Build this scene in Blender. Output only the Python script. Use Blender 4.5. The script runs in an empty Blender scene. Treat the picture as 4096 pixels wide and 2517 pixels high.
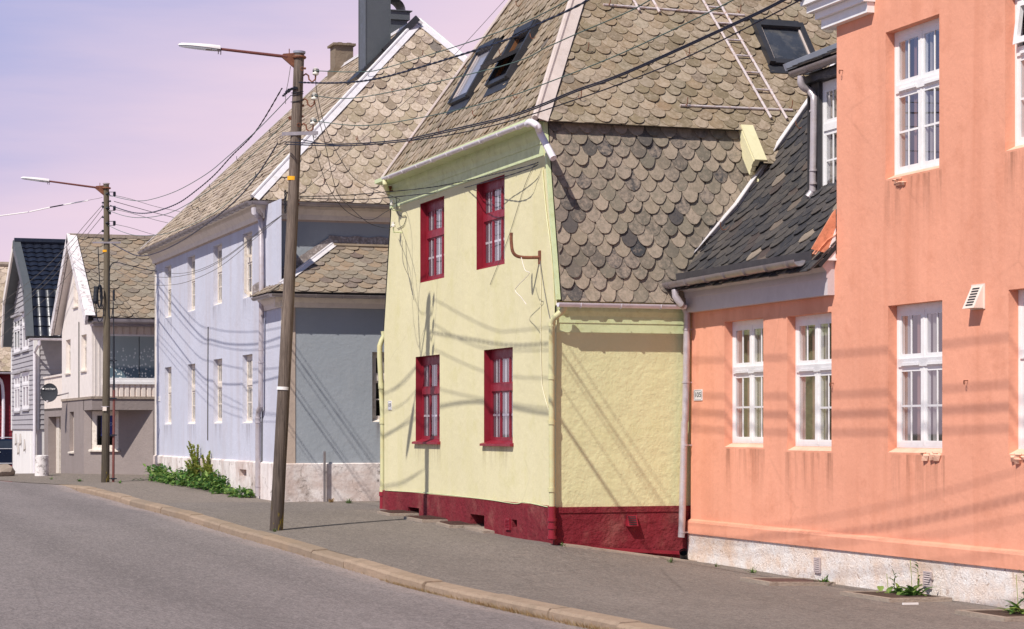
import bpy, bmesh, math, random
import numpy as np
from mathutils import Vector, Matrix
R = math.radians
rnd = random.Random(7)
scene = bpy.context.scene
COL = scene.collection

# ------------------------------------------------------------------ street frame
# X runs across the street (towards the houses), Y along the street (away), Z up.
YAW = math.atan(0.341); ca, sa = math.cos(YAW), math.sin(YAW)
F, CX, YH, CZ = 8850.0, 2048.0, 1719.0, 1.7
def xy(R_, D): return D*sa + R_*ca, D*ca - R_*sa
def onT(px, py, T):
    t = (px-CX)/F; S = T*(ca-t*sa)/(sa+t*ca); D = S*ca+T*sa
    return Vector((T, S, CZ+(YH-py)*D/F))
def onS(px, py, S):
    t = (px-CX)/F; T = S*(sa+t*ca)/(ca-t*sa); D = S*ca+T*sa
    return Vector((T, S, CZ+(YH-py)*D/F))
def onD(px, py, D):
    T, S = xy((px-CX)/F*D, D); return Vector((T, S, CZ+(YH-py)*D/F))
def onP(px, py, p, n):
    T, S = xy((px-CX)/F, 1.0); d = Vector((T, S, (YH-py)/F)); c = Vector((0, 0, CZ))
    return c + d*((Vector(p)-c).dot(n)/d.dot(n))
def onG(px, py):
    z = -1.7
    for _ in range(30):
        D = -z*F/(py-YH); T, S = xy((px-CX)/F*D, D); z = 0.5*z + 0.5*(G(T, S)-CZ)
    return Vector((T, S, z+CZ))

# ------------------------------------------------------------------ ground shape
CP = [(8.04,19.5,-1.9),(7.9,23.6,-1.9),(7.7,27,-1.85),(7.45,30.6,-1.724),(7.3,38.4,-1.546),(7.3,45.2,-1.465),(7.3,55.4,-1.365),
 (6.07,59.6,-1.34),(8.6,14,-1.95),(9,8,-2.0),(13.1,30.2,-1.96),(13.1,26,-1.98),(13.1,21,-1.97),(13.1,15,-2.0),(13.1,8,-2.0),
 (11,30.5,-1.64),(11,35,-1.56),(11,39.6,-1.47),(9.9,43.2,-1.44),(9.9,50,-1.36),(9.9,58,-1.27),(13,43,-1.45),(8.8,62.3,-1.25),(8.7,58.9,-1.40),
 (8.8,68,-1.32),(8.7,74.5,-1.45),(8.7,81,-1.58),(7.86,34.7,-1.62),(11,62,-1.27),(2,20,-1.9),(2,30,-1.78),(2,40,-1.6),(2,50,-1.45),
 (-6,20,-1.9),(-6,35,-1.7),(-6,50,-1.45),(0,60,-1.38),(-8,70,-1.5),(4,5,-2.0),(0,-4,-2.0),(10,-4,-2.0),(14,110,-1.98),(9,105,-1.91),
 (-10,110,-1.9),(3,90,-1.75),(18,40,-1.5),(18,20,-2.0),(18,70,-1.4),(-14,-4,-2.0),(-14,30,-1.8),(18,-4,-2.0)]
_P = np.array(CP); _n = len(CP)
_K = np.linalg.norm(_P[:,None,:2]-_P[None,:,:2], axis=2)
_A = np.zeros((_n+3,_n+3)); _A[:_n,:_n] = _K; _A[:_n,_n] = 1; _A[:_n,_n+1:] = _P[:,:2]; _A[_n,:_n] = 1; _A[_n+1:,:_n] = _P[:,:2].T
_W = np.linalg.solve(_A, np.concatenate([_P[:,2], np.zeros(3)]))
def Garr(T, S):
    T = np.asarray(T, float); S = np.asarray(S, float)
    d = np.sqrt((T[...,None]-_P[:,0])**2+(S[...,None]-_P[:,1])**2)
    return d@_W[:_n]+_W[_n]+_W[_n+1]*T+_W[_n+2]*S+CZ
def G(T, S): return float(Garr(T, S))
_ks = np.array([-12,10,15,19.5,23.6,27,30.6,34,38.4,45.2,51,55.4,57.5,59.6,62,66,75,112])
_kt = np.array([10.6,8.9,8.4,8.04,7.88,7.68,7.46,7.36,7.3,7.3,7.28,7.22,6.8,6.1,5.2,3.8,1.0,-9])
_sd = np.linspace(-12,112,1241); _td = np.interp(_sd,_ks,_kt)
_td[10:-10] = np.convolve(_td, np.ones(21)/21, 'same')[10:-10]
def TK(S): return float(np.interp(S,_sd,_td))
def kerb_h(S): return 0.115 if S < 53 else max(0.012, 0.115-(S-53)*0.04) if S < 57 else 0.012

# ------------------------------------------------------------------ mesh builder
class MB:
    def __init__(s): s.v = []; s.f = []; s.uv = None
    def add(s, vs, fs):
        b = len(s.v); s.v += [tuple(v) for v in vs]; s.f += [tuple(i+b for i in f) for f in fs]; return s
    def poly(s, pts): return s.add(pts, [tuple(range(len(pts)))])
    def bx(s, a, b):
        x0,y0,z0 = a; x1,y1,z1 = b
        return s.add([(x0,y0,z0),(x1,y0,z0),(x1,y1,z0),(x0,y1,z0),(x0,y0,z1),(x1,y0,z1),(x1,y1,z1),(x0,y1,z1)],
                     [(0,3,2,1),(4,5,6,7),(0,1,5,4),(1,2,6,5),(2,3,7,6),(3,0,4,7)])
    def obox(s, c, u, v, w):   # centre and three half vectors
        c,u,v,w = map(Vector,(c,u,v,w))
        return s.add([c+i*u+j*v+k*w for k in (-1,1) for i,j in ((-1,-1),(1,-1),(1,1),(-1,1))],
                     [(0,3,2,1),(4,5,6,7),(0,1,5,4),(1,2,6,5),(2,3,7,6),(3,0,4,7)])
    def prism(s, pts, vec):
        n = len(pts); vec = Vector(vec); pts = [Vector(p) for p in pts]
        return s.add(pts+[p+vec for p in pts], [tuple(range(n))[::-1], tuple(range(n,2*n))]+[(i,(i+1)%n,n+(i+1)%n,n+i) for i in range(n)])
    def tube(s, pts, r, n=8, cap=True):
        pts = [Vector(p) for p in pts]; m = len(pts)
        rs = r if isinstance(r,(list,tuple)) else [r]*m
        tan = [(pts[min(i+1,m-1)]-pts[max(i-1,0)]).normalized() for i in range(m)]
        a = Vector((0,0,1)) if abs(tan[0].z) < .9 else Vector((1,0,0))
        u = tan[0].cross(a).normalized(); vs = []
        for i in range(m):
            u = (u-tan[i]*u.dot(tan[i])).normalized(); w = tan[i].cross(u)
            vs += [pts[i]+(u*math.cos(2*math.pi*k/n)+w*math.sin(2*math.pi*k/n))*rs[i] for k in range(n)]
        fs = [(i*n+k,i*n+(k+1)%n,(i+1)*n+(k+1)%n,(i+1)*n+k) for i in range(m-1) for k in range(n)]
        if cap: fs += [tuple(range(n))[::-1], tuple(range((m-1)*n,m*n))]
        return s.add(vs, fs)
    def halfpipe(s, p0, p1, r, t=.008, n=10, ends=True):
        p0,p1 = Vector(p0),Vector(p1); a = (p1-p0).normalized(); h = a.cross(Vector((0,0,1))).normalized(); up = h.cross(a)
        pr = [(math.cos(math.pi*(1+k/n))*r, math.sin(math.pi*(1+k/n))*r) for k in range(n+1)]
        pr += [(math.cos(math.pi*(2-k/n))*(r-t), math.sin(math.pi*(2-k/n))*(r-t)) for k in range(n+1)]
        s.prism([p0+h*x+up*y for x,y in pr], p1-p0)
        if ends:
            for p,e in ((p0,.004),(p1,-.004)): s.prism([p+a*e*.5+h*x+up*y for x,y in pr[:n+1]], a*e)
        return s
    def build(s, name, mat, parent=None, origin=None, smooth=False, ang=40):
        o0 = ORG[parent.name] if parent else Vector(origin if origin is not None else (0,0,0))
        me = bpy.data.meshes.new(name)
        me.from_pydata([(v[0]-o0.x,v[1]-o0.y,v[2]-o0.z) for v in s.v], [], s.f)
        if s.uv:
            l = me.uv_layers.new(name='UVMap')
            for lp in me.loops: l.data[lp.index].uv = s.uv[lp.vertex_index]
        if mat: me.materials.append(mat)
        if smooth:
            me.polygons.foreach_set('use_smooth', [True]*len(me.polygons))
            if hasattr(me,'set_sharp_from_angle'): me.set_sharp_from_angle(angle=R(ang))
        me.update()
        o = bpy.data.objects.new(name, me); COL.objects.link(o)
        if parent: o.parent = parent
        else: o.location = o0
        ORG[o.name] = o0.copy(); return o
ORG = {}
def tag(o, label=None, cat=None, group=None, kind=None):
    if label: o['label'] = label
    if cat: o['category'] = cat
    if group: o['group'] = group
    if kind: o['kind'] = kind
    return o
def thing(name, label, cat, loc, group=None):
    o = bpy.data.objects.new(name, None); COL.objects.link(o); o.location = loc; o.empty_display_size = .3
    ORG[o.name] = Vector(loc); return tag(o, label, cat, group)

# ------------------------------------------------------------------ materials
def srgb(r, g, b):
    f = lambda c: (c/255/12.92) if c/255 <= .04045 else ((c/255+.055)/1.055)**2.4
    return (f(r), f(g), f(b), 1)
class NT:
    def __init__(s, name):
        s.m = bpy.data.materials.new(name); s.m.use_nodes = True; s.t = s.m.node_tree; s.n = s.t.nodes; s.l = s.t.links
        s.b = s.n['Principled BSDF']; s.tc = None
    def node(s, ty, **kw):
        n = s.n.new(ty)
        for k,v in kw.items(): setattr(n,k,v)
        return n
    def put(s, sock, val):
        if isinstance(val, bpy.types.NodeSocket): s.l.new(val, sock)
        else: sock.default_value = val
    def coord(s, scale=(1,1,1), kind='Object', rot=(0,0,0)):
        if not s.tc: s.tc = s.node('ShaderNodeTexCoord')
        mp = s.node('ShaderNodeMapping'); s.l.new(s.tc.outputs[kind], mp.inputs[0]); mp.inputs['Scale'].default_value = scale; mp.inputs['Rotation'].default_value = rot
        return mp.outputs[0]
    def noise(s, scale, detail=4, rough=.6, co=None, dist=0):
        n = s.node('ShaderNodeTexNoise'); n.inputs['Scale'].default_value = scale; n.inputs['Detail'].default_value = detail
        n.inputs['Roughness'].default_value = rough; n.inputs['Distortion'].default_value = dist
        s.l.new(co if co is not None else s.coord(), n.inputs['Vector']); return n.outputs['Fac']
    def vor(s, scale, co=None, feature='F1', out='Distance'):
        n = s.node('ShaderNodeTexVoronoi', feature=feature); n.inputs['Scale'].default_value = scale
        s.l.new(co if co is not None else s.coord(), n.inputs['Vector']); return n.outputs[out]
    def ramp(s, fac, *stops):
        n = s.node('ShaderNodeValToRGB'); e = n.color_ramp.elements
        while len(e) < len(stops): e.new(.5)
        for i,(p,c) in enumerate(stops): e[i].position = p; e[i].color = c if len(c) == 4 else (*c,1)
        s.put(n.inputs[0], fac); return n.outputs[0]
    def fr(s, fac, a, b, lo=0., hi=1.):
        n = s.node('ShaderNodeMapRange'); s.put(n.inputs[0], fac)
        for i,v in enumerate((a,b,lo,hi)): n.inputs[i+1].default_value = v
        return n.outputs[0]
    def mix(s, fac, a, b, mode='MIX'):
        n = s.node('ShaderNodeMix', data_type='RGBA', blend_type=mode); s.put(n.inputs[0], fac)
        for i,v in ((6,a),(7,b)): s.put(n.inputs[i], v if isinstance(v,bpy.types.NodeSocket) or len(v) == 4 else (*v,1))
        return n.outputs[2]
    def math(s, op, a, b=0.):
        n = s.node('ShaderNodeMath', operation=op); s.put(n.inputs[0],a); s.put(n.inputs[1],b); return n.outputs[0]
    def isl(s): return s.node('ShaderNodeNewGeometry').outputs['Random Per Island']
    def bump(s, h, strength, dist=.01):
        n = s.node('ShaderNodeBump'); n.inputs['Strength'].default_value = strength; n.inputs['Distance'].default_value = dist
        s.put(n.inputs['Height'], h); s.l.new(n.outputs[0], s.b.inputs['Normal'])
    def done(s, col, rough=.8, metal=0., spec=.3):
        s.put(s.b.inputs['Base Color'], col if isinstance(col,bpy.types.NodeSocket) or len(col) == 4 else (*col,1))
        s.put(s.b.inputs['Roughness'], rough); s.put(s.b.inputs['Metallic'], metal); s.b.inputs['Specular IOR Level'].default_value = spec
        return s.m
def mul(c, k): return (min(1,c[0]*k), min(1,c[1]*k), min(1,c[2]*k), 1)

def plaster(name, c, dirt=None, bstr=.35, bscale=9, streak=.16, blotch=.12, dirtamt=.35, cracks=0, peelp=0, hair=0):
    s = NT(name)
    big = s.noise(.55,5,.6); st = s.noise(1.0,4,.6,s.coord((1.9,1.9,.16)),.4); fine = s.noise(28,4,.7)
    col = s.mix(s.fr(big,.3,.7), mul(c,1-blotch), mul(c,1+blotch*.7))
    col = s.mix(s.fr(st,.42,.72,0,1), col, mul(c,1-streak*1.5), 'MIX') if streak == 0 else s.mix(s.math('MULTIPLY', s.fr(st,.48,.74), streak*2.0), col, dirt or mul(c,.72))
    col = s.mix(s.math('MULTIPLY', s.fr(s.noise(1.7,6,.72),.53,.70), dirtamt), col, dirt or mul(c,.72))
    if peelp:
        col = s.mix(s.math('MULTIPLY', s.fr(s.noise(.8,7,.75,dist=.6),.47,.62), .8), col, (.60,.47,.42,1)); col = s.mix(s.math('MULTIPLY', s.fr(s.noise(3.4,7,.8,dist=1.),.57,.64), .9), col, (.20,.16,.135,1))
    col = s.mix(s.fr(fine,.3,.7,0,.12), col, mul(c,.6))
    if hair:
        wv = s.node('ShaderNodeTexNoise'); wv.inputs['Scale'].default_value = 1.6; wv.inputs['Detail'].default_value = 5
        v = s.vor(.42, s.mix(.32, s.coord(), wv.outputs['Color']), 'DISTANCE_TO_EDGE')
        col = s.mix(s.math('MULTIPLY', s.math('MULTIPLY', s.fr(v,.0,.006,1,0), s.fr(s.noise(.9,3),.50,.60)), hair*.22), col, mul(c,.45))
        col = s.mix(s.math('MULTIPLY', s.fr(s.noise(2.6,6,.75),.63,.68), .28*hair), col, mul(c,1.14)); col = s.mix(s.fr(s.noise(19,3,.7),.70,.73,0,.5*hair), col, mul(c,.5))
    h = s.math('ADD', s.math('MULTIPLY', s.noise(bscale,6,.6), 1.0), s.math('MULTIPLY', s.noise(bscale*.28,4,.55), 1.6))
    if cracks:
        v = s.vor(1.15, s.mix(.25, s.coord(), s.node('ShaderNodeTexNoise').outputs['Color']), 'DISTANCE_TO_EDGE')
        h = s.math('ADD', h, s.math('MULTIPLY', s.math('MULTIPLY', s.fr(v,0,.04,1,0), s.fr(s.noise(1.1,3),.45,.6)), cracks))
        h = s.math('ADD', h, s.math('MULTIPLY', s.fr(s.noise(2.6,7,.7,dist=.45),.5,.56), cracks*.7))
    s.bump(h, bstr, .02); return s.done(col, .88, 0, .2)
def slate(name, stops, lich, lamt=.5, rough=.62, dark=(.03,.032,.038), rust=.0, streak=0, dk=.004):
    s = NT(name); r = s.isl()
    base = s.ramp(r, *stops)
    r2 = s.node('ShaderNodeTexWhiteNoise', noise_dimensions='1D'); s.l.new(r, r2.inputs['W'])
    off = s.node('ShaderNodeVectorMath', operation='ADD'); s.l.new(s.coord(), off.inputs[0]); s.l.new(r2.outputs['Color'], off.inputs[1])
    co = off.outputs[0]
    n1 = s.noise(5,6,.7,co); n2 = s.noise(38,4,.7,co); n3 = s.noise(15,5,.75,co)
    col = s.mix(s.fr(n1,.35,.7,0,.45), base, mul(stops[0][1],.8))
    amt = s.math('MULTIPLY', s.fr(s.math('ADD', s.math('MULTIPLY', r2.outputs['Value'], .26), n3), .52,.80), lamt)
    col = s.mix(amt, col, lich)
    col = s.mix(s.fr(n2,.58,.72,0,.45), col, mul(stops[0][1],.45))
    col = s.mix(s.fr(r2.outputs['Value'],1-dk-.005,1-dk+.005,0,.75), col, dark)
    col = s.mix(s.math('MULTIPLY', s.fr(s.noise(1.3,5,.7),.6,.78), rust), col, (.34,.16,.07))
    s.bump(s.math('ADD', s.noise(14,6,.65,co), s.math('MULTIPLY',n2,.5)), .45, .01)
    return s.done(col, rough, 0, .35)
def paint(name, c, rough=.45, metal=0., var=.08, bstr=.05, dirt=None, damt=0., spec=.4, scale=3):
    s = NT(name); n = s.noise(scale,5,.65)
    col = s.mix(s.fr(n,.3,.7), mul(c,1-var), mul(c,1+var))
    if dirt: col = s.mix(s.math('MULTIPLY', s.fr(s.noise(scale*2.3,6,.72),.5,.66), damt), col, dirt)
    if bstr: s.bump(s.noise(40,3), bstr, .004)
    return s.done(col, s.fr(s.noise(9,4),.3,.7,max(.05,rough-.1),min(1,rough+.12)), metal, spec)
M = {}
M['green_wall'] = plaster('green_plaster', (.755,.69,.44,1), (.62,.57,.25,1), .34, 8, .12, .05, .42, hair=.7)
M['green_side'] = plaster('green_rough_plaster', (.71,.69,.40,1), (.56,.57,.26,1), .55, 13, .06, .05, .3, .16)
M['green_trim'] = paint('green_trim_paint', (.62,.69,.40,1), .5, 0, .08, .1, (.40,.43,.17,1), .4)
M['green_pipe'] = paint('green_pipe_paint', (.60,.575,.33,1), .42, 0, .08, .05, (.60,.42,.14,1), .35, scale=1.2)
M['red_base'] = plaster('dark_red_base', (.20,.020,.030,1), (.30,.12,.10,1), 1.0, 22, .1, .22, .5)
M['red_paint'] = paint('dark_red_paint', (.245,.014,.028,1), .42, 0, .14, .12)
M['pink_wall'] = plaster('salmon_plaster', (.83,.375,.25,1), (.64,.25,.15,1), .3, 12, .26, .08, .45, hair=.8)
M['pink_sill'] = plaster('salmon_sill', (.84,.50,.36,1), (.45,.27,.18,1), .5, 12, .1, .12, .35)
M['peel'] = None
M['blue_wall'] = plaster('pale_blue_plaster', (.585,.59,.685,1), (.50,.455,.485,1), .3, 16, .26, .06, .4, hair=.5)
M['blue_side'] = plaster('grey_blue_shaded_plaster', (.355,.385,.42,1), (.43,.44,.46,1), .3, 12, .05, .08, .3)  # grey-blue paint with the side wall's shade also put into the colour
M['blue_trim'] = plaster('stone_trim', (.56,.44,.36,1), (.30,.25,.22,1), .3, 10, .15, .1, .5)
M['cream_trim'] = paint('cream_trim', (.80,.72,.64,1), .6, 0, .06, .1, (.50,.44,.38,1), .3)
M['blue_base'] = plaster('flaking_white_base', (.84,.765,.735,1), (.34,.255,.215,1), .8, 7, .3, .1, 1.0, peelp=1)
M['white_paint'] = paint('white_frame_paint', (.86,.84,.84,1), .38, 0, .03, .03, (.6,.56,.53,1), .25)
M['old_white'] = paint('weathered_frame_paint', (.74,.66,.58,1), .6, 0, .1, .2, (.40,.33,.27,1), .6, scale=6)
M['pipe_white'] = paint('white_gutter_paint', (.80,.75,.80,1), .4, 0, .05, .03, (.45,.38,.34,1), .3)
M['zinc'] = paint('zinc_grey', (.36,.32,.33,1), .38, .55, .15, .05, (.25,.2,.18,1), .4)
M['zinc_light'] = paint('zinc_light', (.52,.47,.49,1), .42, .35, .12, .05, (.42,.32,.26,1), .4)
M['trim_white'] = paint('ridge_white_metal', (.78,.74,.76,1), .45, .1, .07, .03, (.5,.42,.36,1), .35)
M['trim_cream'] = paint('ridge_cream_metal', (.66,.55,.50,1), .45, .1, .08, .03, (.45,.34,.27,1), .35)
M['trim_blue'] = paint('ridge_grey_blue_metal', (.36,.38,.46,1), .45, .2, .1, .03)
M['dark_metal'] = paint('dark_grey_metal', (.045,.045,.052,1), .42, .2, .15, .04)
M['chimney_metal'] = paint('chimney_cladding', (.115,.125,.135,1), .5, .25, .06, .03)
M['chimney_stone'] = plaster('chimney_render', (.24,.185,.135,1), (.12,.09,.07,1), .8, 16, .1, .25, .6)
M['rust'] = paint('rusty_iron', (.20,.075,.045,1), .75, .1, .35, .4, (.36,.16,.07,1), .6, scale=14)
M['rust_pole'] = paint('red_brown_steel', (.19,.065,.055,1), .6, .1, .12, .1)
M['rust_white'] = paint('rust_flecked_white', (.62,.54,.54,1), .55, .1, .1, .2, (.38,.18,.09,1), .75, scale=7)
M['black'] = paint('black_rubber', (.014,.016,.024,1), .5, 0, .2, .03)
M['wire_black'] = paint('black_cable', (.016,.018,.034,1), .45, 0, .1, 0)
M['wire_green'] = paint('verdigris_wire', (.10,.16,.135,1), .55, .2, .15, 0)
M['wire_grey'] = paint('grey_wire', (.13,.12,.11,1), .55, .2, .15, 0)
M['porcelain'] = paint('porcelain', (.82,.78,.70,1), .15, 0, .04, 0, spec=.6)
M['curtain'] = paint('pale_curtain', (.33,.295,.275,1), .9, 0, .12, .1)
M['curtain_rose'] = paint('rose_curtain', (.24,.125,.105,1), .9, 0, .12, .1)
M['room'] = paint('room_shade', (.035,.033,.036,1), .9, 0, .2, 0)  # near-black colour stands in for shade inside rooms and openings
M['room_pale'] = paint('room_blind', (.20,.185,.20,1), .9, 0, .15, 0)
M['yellow'] = paint('yellow_band', (.85,.40,.01,1), .5, 0, .05, 0)
M['white_band'] = paint('white_band', (.86,.82,.80,1), .5, 0, .05, 0)
M['concrete'] = plaster('concrete', (.36,.29,.235,1), (.22,.17,.14,1), .7, 22, .05, .15, .5)
M['lamp_white'] = paint('lamp_shell', (.86,.80,.79,1), .35, 0, .03, 0)
M['ink'] = paint('black_ink', (.012,.012,.02,1), .4, 0, .05, 0)
M['cream_wood'] = paint('cream_boards', (.82,.74,.69,1), .6, 0, .04, .1, (.62,.54,.48,1), .35, scale=2)
M['grey_wood'] = paint('grey_boards', (.40,.375,.39,1), .6, 0, .07, .1, (.27,.25,.27,1), .3, scale=2)
M['grey_render'] = plaster('grey_render', (.305,.255,.24,1), (.20,.17,.16,1), .45, 18, .1, .08, .3)
M['white_render'] = plaster('white_render', (.84,.80,.78,1), (.62,.55,.5,1), .25, 8, .1, .05, .25)
M['peel_board'] = paint('peeling_barge_board', (.80,.74,.74,1), .65, 0, .06, .2, (.36,.29,.29,1), .95, scale=3.2)
M['red_boards'] = paint('barn_red_boards', (.20,.012,.022,1), .55, 0, .14, .1)
M['soffit_dark'] = paint('dark_soffit', (.055,.05,.055,1), .6, 0, .15, .1)
M['grey_cornice'] = paint('grey_white_cornice', (.60,.535,.55,1), .6, 0, .05, .08, (.48,.42,.42,1), .3)
M['pink_flash'] = paint('salmon_flashing', (.70,.29,.17,1), .5, .1, .15, .3, (.42,.17,.10,1), .6, scale=9)
M['peel_white'] = None
def peel(name):
    s = NT(name); a = s.noise(17,6,.75,dist=.8); b = s.noise(1.5,5,.7); c3 = s.noise(45,3,.7)
    col = s.mix(s.fr(b,.38,.66), (.93,.88,.85,1), (.82,.62,.49,1))
    col = s.mix(s.fr(a,.43,.37,0,.7), col, (.42,.26,.17,1)); col = s.mix(s.fr(c3,.64,.72,0,.6), col, (.16,.10,.07,1))
    s.bump(s.math('ADD', s.math('MULTIPLY',a,2.2), c3), .55, .03); return s.done(col,.9,0,.2)
M['peel_white'] = peel('pebbledash_flaking_white')
M['slate_green'] = slate('weathered_slate', ((0,(.185,.14,.09)),(.3,(.25,.195,.12)),(.6,(.315,.225,.14)),(.8,(.225,.165,.11)),(.93,(.28,.235,.16)),(1,(.16,.115,.085))), (.50,.40,.31,1), .62, rust=.35)
M['slate_blue'] = slate('pale_lichen_slate', ((0,(.28,.215,.155)),(.3,(.40,.305,.215)),(.6,(.42,.34,.23)),(.8,(.32,.25,.17)),(.93,(.25,.18,.135)),(1,(.20,.145,.115))), (.64,.52,.42,1), .85, rust=.3)
M['slate_warm'] = slate('warm_slate', ((0,(.20,.165,.125)),(.3,(.27,.21,.15)),(.6,(.33,.225,.145)),(.8,(.26,.22,.165)),(1,(.17,.12,.105))), (.42,.36,.29,1), .5, rust=.3)
M['slate_wall'] = slate('hung_wall_slate', ((0,(.155,.135,.108)),(.3,(.26,.22,.165)),(.55,(.34,.272,.198)),(.72,(.225,.185,.142)),(.84,(.13,.11,.095)),(.92,(.06,.06,.065)),(1,(.03,.035,.048))), (.46,.36,.28,1), .7, rust=.2, dark=(.02,.025,.038), dk=.05)
M['slate_dark'] = slate('dark_slate', ((0,(.030,.032,.040)),(.5,(.042,.042,.050)),(.78,(.058,.054,.056)),(.92,(.075,.052,.048)),(.955,(.30,.24,.19)),(1,(.36,.29,.22))), (.20,.165,.13,1), .35, rough=.5)
M['slate_deck'] = paint('roof_underlay', (.022,.022,.026,1), .9, 0, .2, .1)
M['tile_black'] = paint('black_metal_tile', (.018,.021,.034,1), .33, .1, .15, .03)
def wood(name, c1, c2, dark_foot_moss=0):
    s = NT(name); st = s.noise(1,6,.75,s.coord((38,38,1.6)),.6); b = s.noise(1.2,4,.6,s.coord((1,1,.4))); cr = s.noise(1,3,.6,s.coord((60,60,.8)))
    col = s.mix(s.fr(st,.3,.7), c1, c2); col = s.mix(s.fr(b,.35,.7,0,.5), col, mul(c1,.7)); col = s.mix(s.fr(cr,.6,.68,0,.8), col, (.022,.017,.015,1))
    if dark_foot_moss:
        z = s.node('ShaderNodeSeparateXYZ'); s.l.new(s.coord(), z.inputs[0])
        col = s.mix(s.math('MULTIPLY', s.fr(z.outputs[2],.5,3.6,1,0), .62), col, (.030,.024,.022,1))  # darker towards the foot of the pole
        col = s.mix(s.math('MULTIPLY', s.fr(z.outputs[2],.15,.5,.8,0), s.fr(s.noise(9,4,.7,s.coord((1,1,.35))),.55,.62)), col, (.30,.22,.02,1))
    s.bump(s.math('ADD', st, s.math('MULTIPLY',cr,-1)), .9, .012); return s.done(col, .85, 0, .2)
M['pole'] = wood('weathered_pole_wood', (.085,.062,.052,1), (.34,.265,.215,1), 1)
M['pole_far'] = wood('greenish_pole_wood', (.11,.088,.062,1), (.235,.19,.135,1), 1)
def glass(name, tint=(.9,.92,.95,1), refl=1.0):
    s = NT(name); tr = s.node('ShaderNodeBsdfTransparent'); tr.inputs[0].default_value = tint
    gl = s.node('ShaderNodeBsdfGlossy'); gl.inputs['Roughness'].default_value = .02
    lw = s.node('ShaderNodeFresnel'); lw.inputs[0].default_value = 1.5
    mx = s.node('ShaderNodeMixShader'); s.l.new(s.math('MULTIPLY', lw.outputs[0], refl), mx.inputs[0]); s.l.new(tr.outputs[0], mx.inputs[1]); s.l.new(gl.outputs[0], mx.inputs[2])
    s.l.new(mx.outputs[0], s.n['Material Output'].inputs[0]); return s.m
M['glass'] = glass('window_glass', (.86,.88,.90,1), .34)
M['glass_dark'] = glass('skylight_glass', (.55,.58,.62,1), 1.1)
def frosted(name):
    s = NT(name); z = s.node('ShaderNodeSeparateXYZ'); s.l.new(s.coord(), z.inputs[0])
    d = s.vor(11.0, s.coord((1.25,1,1)))
    dots = s.math('MULTIPLY', s.fr(d,.36,.28), s.fr(z.outputs[2],3.60,3.5))
    col = s.mix(s.fr(z.outputs[2],2.95,3.05), (.12,.18,.22,1), (.36,.43,.42,1)); col = s.mix(dots, col, (.72,.76,.72,1))
    return s.done(col, .25, 0, .5)
M['frosted'] = frosted('dotted_frosted_glass')
def asphalt(name, c, patch=.16, road=False):
    s = NT(name); f = s.noise(34,4,.85); g = s.noise(13,4,.75); b = s.noise(.35,5,.6,s.coord((1.4,.35,1))); w = s.noise(1.1,5,.7,s.coord((1,.45,1)))
    col = s.mix(s.fr(b,.3,.7), mul(c,1-patch), mul(c,1+patch)); col = s.mix(s.fr(w,.4,.75,0,.28), col, mul(c,.74))
    if road:
        sx = s.node('ShaderNodeSeparateXYZ'); s.l.new(s.coord(kind='UV'), sx.inputs[0]); u = s.math('ADD', sx.outputs[0], s.math('MULTIPLY', s.math('SUBTRACT', s.noise(.6,3,.6), .5), .7))
        tr = s.math('ADD', s.fr(s.math('ABSOLUTE', s.math('ADD', u, 1.15)), 0, .55, 1, 0), s.fr(s.math('ABSOLUTE', s.math('ADD', u, 3.1)), 0, .6, 1, 0))
        col = s.mix(s.math('MULTIPLY', tr, .42), col, mul(c,.58))
        col = s.mix(s.math('MULTIPLY', s.fr(u,-.42,-.12), .6), col, (.46,.36,.32,1))
        ck = s.vor(.32, s.mix(.12, s.coord(), s.node('ShaderNodeTexNoise').outputs['Color']), 'DISTANCE_TO_EDGE')
        col = s.mix(s.math('MULTIPLY', s.fr(ck,.004,.0), .35), col, mul(c,.4))
    else:
        sx = s.node('ShaderNodeSeparateXYZ'); s.l.new(s.coord(), sx.inputs[0]); y = s.math('ADD', s.math('ADD', sx.outputs[1], s.math('MULTIPLY', s.noise(.9,3), .7)), s.math('MULTIPLY', sx.outputs[0], .35))
        col = s.mix(s.fr(y,47.0,47.15,0,.75), col, mul((.245,.20,.165),1)); col = s.mix(s.math('MULTIPLY', s.fr(s.math('ABSOLUTE', s.math('SUBTRACT', y, 47.05)),0,.05,1,0), .6), col, mul(c,.4))
        dz = s.noise(1,4,.65,s.coord((2.6,.5,1))); col = s.mix(s.fr(dz,.54,.72,0,.35), col, (.30,.25,.21,1)); col = s.mix(s.fr(s.noise(.55,5,.7,s.coord((1.2,1,1))),.56,.66,0,.3), col, mul(c,.55))
        ck = s.vor(.22, s.mix(.15, s.coord(), s.node('ShaderNodeTexNoise').outputs['Color']), 'DISTANCE_TO_EDGE'); col = s.mix(s.math('MULTIPLY', s.fr(ck,.0035,.0), .5), col, mul(c,.3))
    col = s.mix(s.fr(f,.38,.47,.85,0), col, mul(c,.30)); col = s.mix(s.fr(f,.54,.64,0,.8), col, mul(c,1.75)); col = s.mix(s.fr(g,.4,.65,0,.25), col, mul(c,.7))
    k = s.noise(1,5,.85,s.coord((17,4.2,17))); col = s.mix(s.fr(k,.38,.49,.4,0), col, mul(c,.45)); col = s.mix(s.fr(k,.53,.64,0,.32), col, mul(c,1.6))
    s.bump(s.math('ADD',s.math('ADD',f,g),k), .7, .014); return s.done(col, .9, 0, .25)
M['road'] = asphalt('worn_asphalt', (.240,.205,.198,1), .14, True)
M['pave'] = asphalt('pavement_asphalt', (.215,.182,.160,1), .16)
M['ground'] = asphalt('far_ground', (.20,.18,.15,1))
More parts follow.
